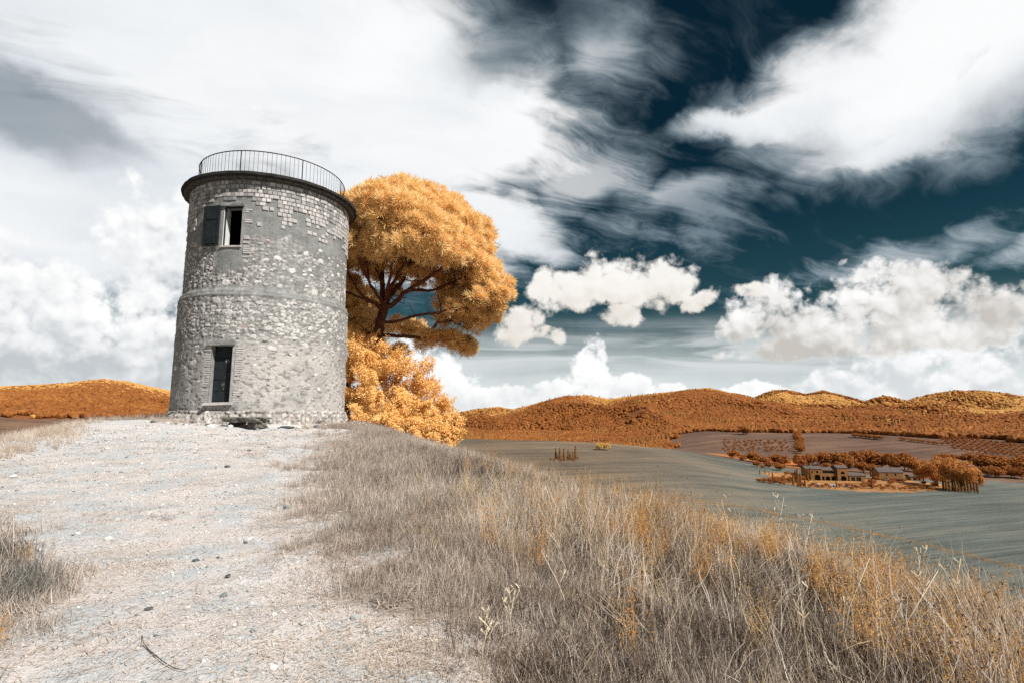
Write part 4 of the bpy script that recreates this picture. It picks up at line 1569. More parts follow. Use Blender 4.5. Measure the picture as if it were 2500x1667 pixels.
def blades(rg, n, h0, h1, w, lean, spread, droop=0.5, seg=4):
    """curved ribbons growing from a small patch"""
    base = rg.normal(size=(n, 2)) * spread
    az = rg.random(n) * 2 * math.pi
    ln = np.abs(rg.normal(size=n)) * lean
    H = rg.uniform(h0, h1, n)
    t = np.linspace(0, 1, seg + 1)
    out = np.stack([np.cos(az), np.sin(az)], 1)
    side = np.stack([-np.sin(az + 0.6), np.cos(az + 0.6)], 1)
    ang = ln[:, None] * t[None] + droop * ln[:, None] * t[None] ** 2.2
    ds = H[:, None] / seg
    dx = np.cumsum(np.sin(ang) * ds, 1) - np.sin(ang[:, :1]) * ds; dz = np.cumsum(np.cos(np.minimum(ang, 2.2)) * ds, 1) - np.cos(ang[:, :1]) * ds
    wig = np.cumsum(rg.normal(size=(n, seg + 1)) * 0.035 * H[:, None], 1)
    C = np.zeros((n, seg + 1, 3))
    C[..., :2] = base[:, None, :] + out[:, None, :] * dx[..., None] + side[:, None, :] * (wig - wig[:, :1])[..., None]
    C[..., 2] = dz - 0.02
    W = w * rg.uniform(0.6, 1.3, (n, 1)) * (1 - t[None] ** 1.5 * 0.85)
    A = C.copy(); B_ = C.copy()
    A[..., :2] += side[:, None, :] * W[..., None] * 0.5; B_[..., :2] -= side[:, None, :] * W[..., None] * 0.5
    V = np.stack([A, B_], 2).reshape(-1, 3)
    k = (np.arange(n)[:, None] * (seg + 1) + np.arange(seg)[None, :]) * 2
    F = np.stack([k, k + 1, k + 3, k + 2], -1).reshape(-1, 4)
    return V, F, C


def join(parts):
    V, F, fm, o = [], [], [], 0
    for v, f, mi in parts:
        V.append(v); F.append(f + o); fm.append(np.full(len(f), mi)); o += len(v)
    return np.concatenate(V), np.concatenate(F), np.concatenate(fm)


def seeds(C, rg, frac, L, w):
    """dark ears on the tips of some stems"""
    k = rg.random(len(C)) < frac
    tip = C[k][:, -1]; d = C[k][:, -1] - C[k][:, -2]
    d /= np.linalg.norm(d, axis=1, keepdims=True) + 1e-9
    s = np.cross(d, rg.normal(size=d.shape)); s /= np.linalg.norm(s, axis=1, keepdims=True)
    s2 = np.cross(d, s)
    n = len(tip)
    if n == 0:
        return np.zeros((0, 3)), np.zeros((0, 4), int)
    V = []
    for sd in (s, s2):
        V.append(np.stack([tip - d * L * .3, tip + sd * w + d * L * .2, tip + d * L * .7, tip - sd * w + d * L * .2], 1))
    V = np.concatenate(V).reshape(-1, 3)
    return V, np.arange(len(V)).reshape(-1, 4)


def grass_variants(prefix, cnt, seed, fn):
    vs = []
    for k in range(cnt):
        rg = np.random.default_rng(seed + k)
        parts, mats = fn(rg, k)
        V, F, fm = join([q_ for q_ in parts if len(q_[0])])
        vs.append(variant('%s_%02d' % (prefix, k), mesh_np(prefix, V, F, False, None, mats, fm)))
    return vs


def tall_fn(rg, k):
    V, F, C = blades(rg, 22, 0.35, 1.1, 0.015, 0.60, 0.14, 0.6)
    V2, F2, C2 = blades(rg, 6, 0.85, 1.5, 0.0105, 0.36, 0.10, 0.4, 5)
    Vs, Fs = seeds(C2, rg, 0.16, 0.08, 0.006)
    V3, F3, C3 = blades(rg, 12, 0.2, 0.7, 0.014, 1.1, 0.14, 0.8)
    return [(V, F, 0), (V2, F2, 0), (Vs, Fs, 2), (V3, F3, 1)], [MAT_GOLDEN if k % 3 == 2 else MAT_STRAW, MAT_LITTER, MAT_SEED]


def short_fn(rg, k):
    V, F, C = blades(rg, 42, 0.08, 0.24, 0.0055, 0.85, 0.10, 0.8)
    V2, F2, C2 = blades(rg, 16, 0.10, 0.30, 0.0045, 0.5, 0.09, 0.6)
    return [(V, F, 1), (V2, F2, 0)], [MAT_STRAW, MAT_LITTER]


def gold_fn(rg, k):
    V, F, C = blades(rg, 13, 0.30, 0.62, 0.0055, 0.35, 0.06, 0.3, 6)
    # little side shoots with narrow leaves
    tips = C[:, 1:].reshape(-1, 3)
    P = np.repeat(tips, 5, 0) + rg.normal(size=(len(tips) * 5, 3)) * 0.018
    N = rg.normal(size=P.shape); N[:, 2] += 0.6
    Vl, Fl = leaves(P, N, 0.026, 0.25)
    return [(V, F, 0), (Vl, Fl, 0)], [MAT_GOLD]


def knap_fn(rg, k):
    V, F, C = blades(rg, 8, 0.45, 0.85, 0.0045, 0.35, 0.05, 0.2, 5)
    tip = C[:, -1]
    parts = [(V, F, 0)]
    ph = np.array([(1, 0, 0), (-1, 0, 0), (0, 1, 0), (0, -1, 0), (0, 0, 1.2), (0, 0, -1.2)])
    oc = np.array([(0, 2, 4, 4), (2, 1, 4, 4), (1, 3, 4, 4), (3, 0, 4, 4), (2, 0, 5, 5), (1, 2, 5, 5), (3, 1, 5, 5), (0, 3, 5, 5)])
    for t in tip:
        parts.append((t + ph * 0.007, oc[:, :3], 1))
    return parts, [MAT_STRAW, MAT_SEED]


def join_mixed(parts):
    return parts


TALL = grass_variants('tall_tuft', 9, 100, tall_fn)
MAT_DARKLIT = blade_material('dark_thatch', [(0.0, (0.045, 0.045, 0.04)), (0.5, (0.13, 0.125, 0.11)), (0.85, (0.30, 0.28, 0.25)), (1.0, (0.45, 0.27, 0.10))], 0.1)


def dark_fn(rg, k):
    V, F, C = blades(rg, 44, 0.07, 0.26, 0.0065, 1.2, 0.13, 0.8)
    return [(V, F, 0)], [MAT_DARKLIT]


MAT_UNDER = blade_material('brown_shade_thatch', [(0.0, (0.05, 0.034, 0.024)), (0.6, (0.14, 0.10, 0.07)), (1.0, (0.30, 0.21, 0.13))], 0.1)  # brown thatch, coloured dark to put shade into the gaps between clumps


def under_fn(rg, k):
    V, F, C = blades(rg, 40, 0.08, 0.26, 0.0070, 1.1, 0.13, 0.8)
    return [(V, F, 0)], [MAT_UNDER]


UNDER = grass_variants('under_tuft', 5, 270, under_fn)
DARKT = grass_variants('dark_tuft', 5, 250, dark_fn)
SHORT = grass_variants('short_tuft', 7, 200, short_fn)
GOLD = grass_variants('gold_tuft', 6, 300, gold_fn)
KNAP = []
for k in range(4):
    rg_ = np.random.default_rng(400 + k)
    parts, mats = knap_fn(rg_, k)
    V = np.concatenate([a[0] for a in parts]); o = 0; F4, F3 = [], []
    for a in parts:
        (F4 if a[1].shape[1] == 4 else F3).append(a[1] + o); o += len(a[0])
    F4 = np.concatenate(F4); F3 = np.concatenate(F3)
    KNAP.append(variant('knap_tuft_%02d' % k, mesh_np('knap', V, [F4, F3], False, None, mats, np.concatenate([np.zeros(len(F4)), np.ones(len(F3))]))))


def sample(n, az0, az1, r0, r1, power=1.0):
    """points in a sector, denser near the path's end by 1/r**power"""
    az = np.radians(RNG.uniform(az0, az1, n))
    u = RNG.random(n)
    e = 2.0 - power
    r = (r0 ** e + u * (r1 ** e - r0 ** e)) ** (1 / e) if abs(e) > 1e-3 else r0 * (r1 / r0) ** u
    return r * np.sin(az), r * np.cos(az), r


def in_tower(x, y, pad=0.15):
    return np.hypot(x - TC.x, y - TC.y) < R_LOW + 0.35 + pad


def place(name, variants, x, y, size, label, cat, tilt=0.18):
    n = len(x)
    P = np.stack([x, y, height(x, y) + fbm(x * 1.1, y * 1.1, 3, 21) * 0.05], 1)
    rot = np.stack([RNG.normal(size=n) * tilt, RNG.normal(size=n) * tilt, RNG.random(n) * 6.283], 1)
    return scatter_object(name, P, rot, size, RNG.integers(0, len(variants), n), variants, label, cat)


def right_of_path(x, y):
    l, r = path_edges(y)
    return x - r


# tall pale grass over the slope right of the path
x, y, r = sample(33000, -19, 56, 2.3, 34, 0.75)
d = right_of_path(x, y)
patch = fbm(x * 0.55, y * 0.55, 4, 61)
beyond = x - edge_right(y)
tallness = sst(d, 0.0, 2.2) * sst(y, 19, 9) + 0.25 * sst(d, 0, 2) * sst(y, 27, 20)
keep = (d > 0.05) & (tallness + 0.35 * patch > 0.18) & (RNG.random(len(x)) < np.clip(0.40 + 1.6 * patch + 0.8 * fbm(x * 1.9, y * 1.9, 2, 68), 0.04, 1)) & (beyond < 9) & ~in_tower(x, y)
x, y, r, d, tl = x[keep], y[keep], r[keep], d[keep], tallness[keep]
hmax = np.interp(y, [0, 4, 8, 12, 16, 22], [0.40, 0.40, 0.33, 0.26, 0.20, 0.15])
size = hmax * np.clip(0.28 + 0.70 * tl + 0.30 * fbm(x * 0.8, y * 0.8, 3, 62), 0.25, 1.15) * RNG.uniform(0.55, 1.25, len(x))
place('tall_grass', TALL, x, y, size, 'tall pale dry grass covering the slope right of the path', 'grass', 0.30)
n_tall = len(x)

# short matted litter under it and along the margins
x, y, r = sample(60000, -50, 56, 2.2, 34, 0.8)
l, rr_ = path_edges(y)
pn = pathness(x, y)
keep = (RNG.random(len(x)) < np.clip(1.15 * (1 - pn) - 0.04, 0, 1) * np.where(x > rr_, 1.0, 0.55)) & (y < 27) & ~in_tower(x, y) & ((x - edge_right(y)) < 6)
x, y, r = x[keep], y[keep], r[keep]
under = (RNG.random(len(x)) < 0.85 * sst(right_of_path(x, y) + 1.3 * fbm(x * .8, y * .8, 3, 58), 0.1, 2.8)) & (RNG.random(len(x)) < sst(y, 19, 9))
place('under_grass', UNDER, x[under], y[under], RNG.uniform(0.5, 1.0, under.sum()), 'dead thatch beneath the tall grass, coloured dark for the shaded gaps', 'grass', 0.3)
x, y, r = x[~under], y[~under], r[~under]
place('short_grass', SHORT, x, y, RNG.uniform(0.5, 1.1, len(x)) * (0.75 + 0.35 * sst(r, 3, 8)), 'short matted dry grass along the margins of the path', 'grass', 0.25)

x, y, r = sample(2600, -48, -2, 3.2, 22, 0.9)
keep = (pathness(x, y) > 0.4) & (RNG.random(len(x)) < 0.9 * sst(fbm(x * .9 + 8, y * .9, 3, 59), 0.12, 0.5)) & ~in_tower(x, y)
place('path_tufts', SHORT, x[keep], y[keep], RNG.uniform(0.18, 0.42, keep.sum()), 'tiny dry tufts growing in the trodden gravel of the path', 'grass', 0.3)

# darker thatch in the near left margin
x, y, r = sample(9000, -52, -28, 2.6, 9, 0.8)
l, rr_ = path_edges(y)
keep = (RNG.random(len(x)) < sst(l + 0.15 + 0.9 * fbm(x * 1.3, y * 1.3, 3, 69) - x, -0.2, 1.2)) & (y < 7.5)
place('dark_grass', DARKT, x[keep], y[keep], RNG.uniform(0.4, 0.85, keep.sum()), 'dark matted grass at the near left edge of the path', 'grass', 0.25)

# pale tufts on the left brow of the hill and round the tower's foot
x, y, r = sample(9000, -48, -31.5, 8, 30, 0.6)
l, rr_ = path_edges(y)
dl = np.interp(y, [6, 9, 12, 17, 22, 30], [-6.5, -9.0, -10.8, -13.0, -16.0, -20]) - x
keep = (dl > -0.6) & (RNG.random(len(x)) < sst(dl, -0.6, 1.2) * np.clip(.6 + fbm(x * .6, y * .6, 3, 63), 0, 1)) & (y < 27)
x2, y2, r2 = sample(2500, -33, -15, 20, 30, 0.6)
tw = np.hypot(x2 - TC.x, y2 - TC.y)
k2 = (tw > R_LOW + 0.30) & (tw < R_LOW + 1.0) & (RNG.random(len(x2)) < .8 * sst(fbm(x2 * .7, y2 * .7, 3, 64), -.1, .4))
x, y = np.concatenate([x[keep], x2[k2]]), np.concatenate([y[keep], y2[k2]])
place('brow_grass', [v for k, v in enumerate(TALL) if k % 3 != 2], x, y, RNG.uniform(0.14, 0.32, len(x)), 'pale wispy grass on the left brow of the hill', 'grass', 0.25)

# long fallen and leaning straws tangled through the grass
LONG = []
for k in range(8):
    rg_ = np.random.default_rng(860 + k)
    V, F, C = blades(rg_, 3, 0.6, 1.0, 0.0078, 0.40, 0.05, 0.5, 6)
    LONG.append(variant('long_straw_%02d' % k, mesh_np('long_straw', V, F, False, None, [MAT_STALK if k % 2 else MAT_STRAW])))
x, y, r = sample(5200, -16, 54, 2.4, 20, 1.0)
d = right_of_path(x, y)
keep = (d > 0.25) & ((x - edge_right(y)) < 5) & ~in_tower(x, y)
x, y, d = x[keep], y[keep], d[keep]
hm = np.interp(y, [0, 4, 8, 12, 16, 22], [0.62, 0.62, 0.50, 0.38, 0.30, 0.22]) * (0.45 + 0.55 * sst(d, 0.2, 2.0))
P = np.stack([x, y, height(x, y) + fbm(x * 1.1, y * 1.1, 3, 21) * 0.05], 1)
tilt = np.abs(RNG.normal(size=len(x))) * 0.55
scatter_object('long_straws', P, np.stack([tilt, 0 * x, RNG.random(len(x)) * 6.283], 1), hm * RNG.uniform(.6, 1.15, len(x)), RNG.integers(0, 8, len(x)), LONG,
               'long pale straws leaning every way through the grass slope', 'straw')

# golden weeds and dark-headed stalks low on the right
x, y, r = sample(9000, -6, 52, 2.6, 12, 0.6)
d = right_of_path(x, y)
az_ = np.degrees(np.arctan2(x, y))
w = fbm(x * 0.75 + 5, y * 0.75, 3, 65)
keep = (d > 0.9) & (RNG.random(len(x)) < 0.12 * sst(az_, 4, 16) * sst(w, -0.25, 0.4) + 0.010) & ((x - edge_right(y)) < 5)
place('golden_weeds', GOLD, x[keep], y[keep], RNG.uniform(0.45, 0.95, keep.sum()), 'orange feathery weeds among the grass at lower right', 'weeds', 0.2)
x, y, r = sample(1100, 8, 54, 3.0, 12, 0.4)
keep = (right_of_path(x, y) > 1.5) & (RNG.random(len(x)) < 0.4 * sst(np.degrees(np.arctan2(x, y)), 8, 24)) & ((x - edge_right(y)) < 5)
place('seed_stalks', KNAP, x[keep], y[keep], RNG.uniform(0.45, 0.8, keep.sum()), 'thin dry stalks with small black seed heads at right', 'weeds', 0.25)
# a little gold in the left margin
x, y, r = sample(1500, -50, -33, 3.2, 9, 0.8)
l, rr_ = path_edges(y)
keep = (l - x > -0.3) & (RNG.random(len(x)) < .03)
place('margin_weeds', GOLD, x[keep], y[keep], RNG.uniform(0.28, 0.6, keep.sum()), 'orange weeds in the dark grass at the left edge', 'weeds', 0.5)

# grit and pebbles of the path
m, nt, b, out = material('pebble'); MAT_PEB = m
rd = obj_random()
put(b, 'Base Color', ramp(rd, [(0.0, (0.10, 0.12, 0.13)), (0.3, (0.25, 0.28, 0.29)), (0.6, (0.48, 0.47, 0.45)), (0.8, (0.66, 0.63, 0.60)), (1.0, (0.78, 0.76, 0.74))]))
put(b, 'Roughness', 0.9)


def rock_mesh(seed, sub_=1, amp=0.28, flat=0.6, mat=None):
    bm = bmesh.new()
    bmesh.ops.create_icosphere(bm, subdivisions=sub_, radius=1.0)
    rg = random.Random(seed)
    ax = [Vector((rg.uniform(-1, 1), rg.uniform(-1, 1), rg.uniform(-1, 1))).normalized() for _ in range(7)]
    for v in bm.verts:
        n = v.co.normalized()
        cut = min(1.0, min((0.72 + 0.25 * rg.random() * 0.2) / max(n.dot(a), 1e-3) if n.dot(a) > 0 else 9 for a in ax))
        v.co = n * (cut + rg.uniform(-amp, amp) * 0.35)
        v.co.z *= flat
    me = bpy.data.meshes.new('rock'); bm.to_mesh(me); bm.free()
    me.materials.append(mat or MAT_PEB)
    return me


PEB = [variant('pebble_%02d' % k, rock_mesh(700 + k, 1)) for k in range(6)]
x, y, r = sample(70000, -48, 4, 2.6, 24, 1.0)
pn = pathness(x, y)
cl = fbm(x * 0.7, y * 0.7, 4, 66)
keep = (RNG.random(len(x)) < (0.30 + 0.9 * np.clip(cl, 0, 1)) * (0.25 + 0.75 * pn)) & (pn > 0.12) & ~in_tower(x, y)
x, y, r = x[keep], y[keep], r[keep]
sz = 0.0031 * np.exp(np.abs(RNG.normal(size=len(x))) * 0.62) * (0.8 + 0.08 * r)
P = np.stack([x, y, height(x, y) + fbm(x * 1.1, y * 1.1, 3, 21) * 0.05 + fbm(x * 5, y * 5, 3, 22) * 0.010 + sz * 0.2], 1)
scatter_object('gravel', P, RNG.random((len(x), 3)) * np.array([0.5, 0.5, 6.28]), sz, RNG.integers(0, 6, len(x)), PEB, 'small pale and grey pebbles strewn over the path', 'gravel')

# bits of straw lying on the path
STR = []
for k in range(5):
    rg_ = np.random.default_rng(800 + k)
    V, F, C = blades(rg_, 18, 0.04, 0.15, 0.0042, 1.5, 0.12, 0.3, 3)
    V[:, 2] = np.clip(V[:, 2] * 0.18, 0.003, 0.03)
    STR.append(variant('straw_%02d' % k, mesh_np('straw', V, F, False, None, [MAT_STRAW])))
x, y, r = sample(26000, -48, 4, 2.6, 22, 1.0)
pn = pathness(x, y)
keep = (RNG.random(len(x)) < 0.20 + 0.5 * sst(fbm(x * .8 + 3, y * .8, 3, 67), 0, .5) + 0.6 * sst(right_of_path(x, y), -1.6, -0.1)) & (pn > 0.05) & ~in_tower(x, y)
x, y = x[keep], y[keep]
P = np.stack([x, y, height(x, y) + fbm(x * 1.1, y * 1.1, 3, 21) * 0.05 + 0.006], 1)
scatter_object('straw_litter', P, np.stack([0 * x, 0 * x, RNG.random(len(x)) * 6.28], 1), RNG.uniform(.7, 1.5, len(x)), RNG.integers(0, 5, len(x)), STR, 'bits of dry straw lying on the pale path', 'straw')

# ------------------------------------------------------------------ woods, farm and lone trees of the valley
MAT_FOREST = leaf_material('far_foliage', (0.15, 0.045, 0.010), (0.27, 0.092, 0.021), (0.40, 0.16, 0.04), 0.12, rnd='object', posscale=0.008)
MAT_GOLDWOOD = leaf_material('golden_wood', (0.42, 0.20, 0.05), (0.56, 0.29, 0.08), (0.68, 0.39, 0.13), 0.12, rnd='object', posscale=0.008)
MAT_MID = leaf_material('orange_foliage', (0.24, 0.075, 0.016), (0.38, 0.135, 0.032), (0.50, 0.21, 0.055), 0.22, posscale=0.05)
MAT_WILLOW = leaf_material('willow_foliage', (0.42, 0.16, 0.04), (0.56, 0.24, 0.065), (0.66, 0.33, 0.10), 0.25, posscale=0.08)
MAT_CYP = leaf_material('cypress_foliage', (0.20, 0.085, 0.022), (0.32, 0.145, 0.04), (0.44, 0.23, 0.075), 0.15)
MAT_YEL = leaf_material('yellow_foliage', (0.55, 0.32, 0.08), (0.72, 0.46, 0.13), (0.82, 0.60, 0.22), 0.25)
MAT_TRUNK = plain('grey_bark', (0.12, 0.07, 0.045), (0.07, 0.04, 0.03), 3, 0.9, 0.3, 8)


def blob_crown(seed, sub_=1, amp=0.22, mat=None):
    bm = bmesh.new()
    bmesh.ops.create_icosphere(bm, subdivisions=sub_, radius=0.5)
    co = np.array([v.co for v in bm.verts])
    n = fbm(co[:, 0] * 4 + seed, co[:, 1] * 4 + co[:, 2] * 3.1, 3, seed)
    n2 = RNG.normal(size=len(co)) * 0.05
    for v, k, k2 in zip(bm.verts, n, n2):
        v.co *= 1 + amp * 2 * k + k2
        v.co.z = v.co.z * 0.85 + 0.42
    me = bpy.data.meshes.new('crown'); bm.to_mesh(me); bm.free()
    me.materials.append(mat or MAT_FOREST)
    return me


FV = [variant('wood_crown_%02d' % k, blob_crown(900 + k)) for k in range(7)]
cone = MB().tube([(0, 0, 0.0), (0, 0, 0.3), (0, 0, 0.9), (0, 0, 1.35)], [0.20, 0.24, 0.12, 0.01], 7).mesh('spire', False, MAT_CYP)
FV.append(variant('wood_spire_00', cone))
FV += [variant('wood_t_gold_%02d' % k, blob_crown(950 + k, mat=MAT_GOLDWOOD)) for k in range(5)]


def wood(name, n, az0, az1, r0, r1, smin, smax, label, spire=0.0, gold=lambda x, y, r: -1.0 + 0 * r):
    az = np.radians(RNG.uniform(az0, az1, n)); r = np.sqrt(RNG.uniform(r0 ** 2, r1 ** 2, n))
    x, y = r * np.sin(az), r * np.cos(az)
    keep = plots(x, y) == 2
    gap = fbm(x / 70, y / 70, 3, 71)
    keep &= gap > -0.55
    x, y, r = x[keep], y[keep], r[keep]
    s = RNG.uniform(smin, smax, len(x)) * (1 + 0.35 * fbm(x / 60, y / 60, 3, 72))
    idx = RNG.integers(0, 7, len(x))
    sp = (RNG.random(len(x)) < spire * 3 * sst(fbm(x / 60, y / 40, 3, 73), 0.35, 0.5))
    idx = np.where(sp, 7, idx); s = np.where(sp, s * 1.15, s)
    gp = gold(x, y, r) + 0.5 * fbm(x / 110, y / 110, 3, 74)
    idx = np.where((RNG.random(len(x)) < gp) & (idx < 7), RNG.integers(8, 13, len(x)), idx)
    P = np.stack([x, y, valley(x, y) - 0.12 * s], 1)
    rot = np.stack([RNG.normal(size=len(x)) * .12, RNG.normal(size=len(x)) * .12, RNG.random(len(x)) * 6.28], 1)
    return scatter_object(name, P, rot, s, idx, FV, label, 'woodland')


wood('near_wood', 52000, -12, 47, 560, 1150, 5, 9.5, 'dense orange wood at the foot of the hills', 0.10)
wood('hill_wood', 80000, -12, 47, 1150, 1950, 6, 9.5, 'orange woodland covering the middle hills', 0.03, lambda x, y, r: 1.1 * sst(r, 1480, 1740) - 0.10)  # golden crowns near the crest put its sunlit look into the colour
wood('far_wood', 80000, -14, 47, 1950, 2700, 6, 9.5, 'paler orange woodland along the far ridge', 0.0, lambda x, y, r: 0.45 + 0.55 * sst(r, 2200, 2600) - 1.5 * sst(fbm(x / 260, y / 420, 2, 75), 0.18, 0.34))  # patches of darker crowns stand in for cloud shadows on the ridge
wood('left_wood', 36000, -50, -26, 640, 1620, 5.5, 9.5, 'orange woodland on the hill left of the tower', 0.0, lambda x, y, r: 1.1 * sst(r, 1150, 1480) - 0.12)  # sunlit crest painted by choosing golden crowns towards the top


# ---- single trees: leafy crowns of many small faces on a trunk with limbs
def tree_parts(seed, h, w, trunk_h, n_leaf, leaf, mat, shape='round'):
    rg = np.random.default_rng(seed)
    n_c = 26
    C = []
    while len(C) < n_c:
        u = rg.normal(size=3); u /= np.linalg.norm(u)
        s_ = 0.45 + 0.45 * rg.random()
        q_ = u * s_ * np.array([w / 2, w / 2, (h - trunk_h) / 2]) + np.array([0, 0, trunk_h + (h - trunk_h) / 2])
        if shape == 'willow' and q_[2] < trunk_h and rg.random() < 0.3:
            continue
        C.append(q_)
    C = np.array(C)
    k = rg.integers(0, n_c, n_leaf)
    u = rg.normal(size=(n_leaf, 3)); u /= np.linalg.norm(u, axis=1, keepdims=True)
    rad = w * 0.17 * rg.uniform(0.7, 1.25, n_c)[k]
    P = C[k] + u * (rad * (0.75 + 0.3 * rg.random(n_leaf)))[:, None] * np.array([1, 1, 0.85])
    V, F = leaves(P, u + np.array([0, 0, 0.4]) + rg.normal(size=u.shape) * 0.4, leaf, 0.8)
    crown = mesh_np('crown', V, F, False, None, [mat])
    mb = MB()
    mb.tube([(0, 0, -0.3), (0.02 * h, 0, trunk_h * 0.6), (0, 0.01 * h, trunk_h + (h - trunk_h) * 0.35)], [h * 0.028, h * 0.022, h * 0.012], 6)
    for q_ in C[:7]:
        mb.tube([(0, 0, trunk_h * 0.85), tuple(q_ * np.array([.5, .5, 1]) * np.array([1, 1, .85])), tuple(q_)], [h * 0.012, h * 0.008, h * 0.004], 5)
    trunk = mb.mesh('trunk', True, MAT_TRUNK)
    return trunk, crown


def cypress_parts(seed, h, w, n_leaf=1500):
    rg = np.random.default_rng(seed)
    t = rg.random(n_leaf) ** 0.8
    prof = np.interp(t, [0, .08, .3, .6, .85, 1], [.55, .85, 1, .8, .45, .06]) * w / 2
    a = rg.random(n_leaf) * 6.283
    rr_ = prof * (0.75 + 0.35 * rg.random(n_leaf))
    P = np.stack([rr_ * np.cos(a), rr_ * np.sin(a), 0.05 * h + t * h * 0.95], 1)
    N = np.stack([np.cos(a), np.sin(a), np.full(n_leaf, 0.9)], 1) + rg.normal(size=(n_leaf, 3)) * 0.3
    V, F = leaves(P, N, w * 0.26, 0.7)
    crown = mesh_np('crown', V, F, False, None, [MAT_CYP])
    trunk = MB().tube([(0, 0, -0.3), (0, 0, h * 0.45), (0, 0, h * 0.9)], [w * 0.11, w * 0.08, 0.02], 6).mesh('trunk', True, MAT_TRUNK)
    return trunk, crown


def plant_tree(name, parts, loc, label, cat='tree', s=1.0, sz=None, rz=None, group=None):
    o = thing(name, label, cat, loc, random.uniform(0, 6.28) if rz is None else rz, group)
    o.scale = (s, s, sz or s)
    add('trunk', parts[0], o); add('crown', parts[1], o)
    return o


ROUND = [tree_parts(40 + k, 9, 9, 1.6, 1900, 0.75, MAT_MID) for k in range(4)]
OLIVE = [tree_parts(60 + k, 5, 5.2, 1.2, 700, 0.5, MAT_MID) for k in range(2)]
YROUND = tree_parts(70, 9, 10, 0.8, 3200, 0.6, MAT_YEL)
WILLOW = [tree_parts(80 + k, 22, 19, 3.0, 6500, 0.95, MAT_WILLOW, 'willow') for k in range(2)]
CYP = [cypress_parts(90 + k, 12, 2.4) for k in range(3)]
FAR = 60.0
_ONES = ['', 'first', 'second', 'third', 'fourth', 'fifth', 'sixth', 'seventh', 'eighth', 'ninth', 'tenth', 'eleventh', 'twelfth', 'thirteenth', 'fourteenth',
         'fifteenth', 'sixteenth', 'seventeenth', 'eighteenth', 'nineteenth', 'twentieth']
_TENS = {2: 'twenty', 3: 'thirty', 4: 'forty'}


def nth(n):
    if n <= 20: return _ONES[n]
    t, o = divmod(n, 10)
    return {2: 'twentieth', 3: 'thirtieth', 4: 'fortieth'}[t] if o == 0 else _TENS[t] + '-' + _ONES[o]


def relabel(objs, fmt):
    """number alike things from left to right as the photographer sees them"""
    for k, o in enumerate(sorted(objs, key=lambda o: math.atan2(o.location.x, o.location.y))):
        o['label'] = fmt % nth(k + 1)


GROUPS = {}


def put_tree(kind, px, py, name, label, hpx, group=None, wide=1.0, cat='tree', ref=9.0):
    """stand a tree where its foot shows in the photograph; hpx is its height there"""
    g = drop(px, py, FAR)
    dist = math.hypot(g.x, g.y) / math.cos(math.atan2(g.x, g.y))
    h = hpx * g.y / FPX * 1.0
    s = h / ref
    o = plant_tree(name, kind, g, label, cat, s * wide, s, group=group)
    if group: GROUPS.setdefault(group, []).append(o)
    return o


random.seed(21)
# two round trees and the clump of cypresses on the open field
put_tree(YROUND, 1463, 1098, 'round_tree', 'left of the two round yellow trees standing together on the open field', 18, ref=9, wide=0.95)
put_tree(YROUND, 1481, 1098, 'round_tree', 'right, wider of the two round yellow trees standing together on the open field', 18, ref=9, wide=1.05)
for k, (x_, y_, h_) in enumerate(((1357, 1119, 25), (1367, 1121, 28), (1377, 1122, 27), (1387, 1123, 25), (1391, 1121, 19), (1398, 1122, 21), (1405, 1119, 30), (1372, 1124, 14), (1362, 1121, 13), (1402, 1120, 16))):
    put_tree(CYP[k % 3], x_, y_, 'cypress_tree', 'slim cypress in the clump on the open grey field', h_, 'cypresses on the open field', 0.85, ref=12)
for k in range(9):
    put_tree(OLIVE[k % 2], 1346 + k * 8.0, 1122 + random.uniform(-3, 3), 'scrub_bush', 'low scrubby bush at the foot of the cypress clump', 6, 'scrub around the cypress clump', 1.3, 'bush', 5)

# trees behind the farm, then the belt to its right
rows = [(1790, 1118, 20), (1812, 1124, 16), (1840, 1128, 24), (1866, 1132, 18), (1890, 1132, 25), (1918, 1136, 26), (1948, 1138, 28), (1975, 1137, 30), (2005, 1136, 34),
        (2035, 1138, 36), (2062, 1140, 34), (2090, 1140, 38), (2118, 1139, 40), (2150, 1142, 38), (2178, 1144, 36), (2206, 1146, 40), (2232, 1150, 34), (2258, 1152, 30),
        (1850, 1140, 15), (1876, 1142, 17), (1905, 1148, 18), (2020, 1150, 22), (2050, 1150, 22), (2105, 1152, 26), (2130, 1154, 22), (2285, 1158, 26),
        (2400, 1150, 42), (2425, 1152, 40), (2450, 1155, 42), (2475, 1156, 40), (2500, 1158, 42), (2525, 1158, 44), (2412, 1162, 26), (2440, 1165, 28), (2468, 1166, 26), (2495, 1168, 28),
        (2300, 1130, 24), (2330, 1128, 22), (2365, 1132, 26), (2395, 1130, 22), (2170, 1128, 22), (2080, 1124, 20), (2130, 1122, 22)]
for k, (x_, y_, h_) in enumerate(rows):
    g_ = 'trees in the belt behind the farm' if x_ < 2390 else 'trees in the belt at the right edge'
    l_ = 'rounded orange tree in the belt behind the farm buildings' if x_ < 2390 else 'rounded orange tree in the belt right of the willows'
    put_tree(ROUND[k % 4], x_ + random.uniform(-3, 3), y_, 'round_tree', l_, h_, g_, random.uniform(1.05, 1.4))
    if k % 2 == 0:
        put_tree(ROUND[(k + 1) % 4], x_ + random.uniform(6, 14), y_ + random.uniform(-5, 3), 'round_tree', l_, h_ * random.uniform(.55, .85), g_, random.uniform(1.05, 1.4))
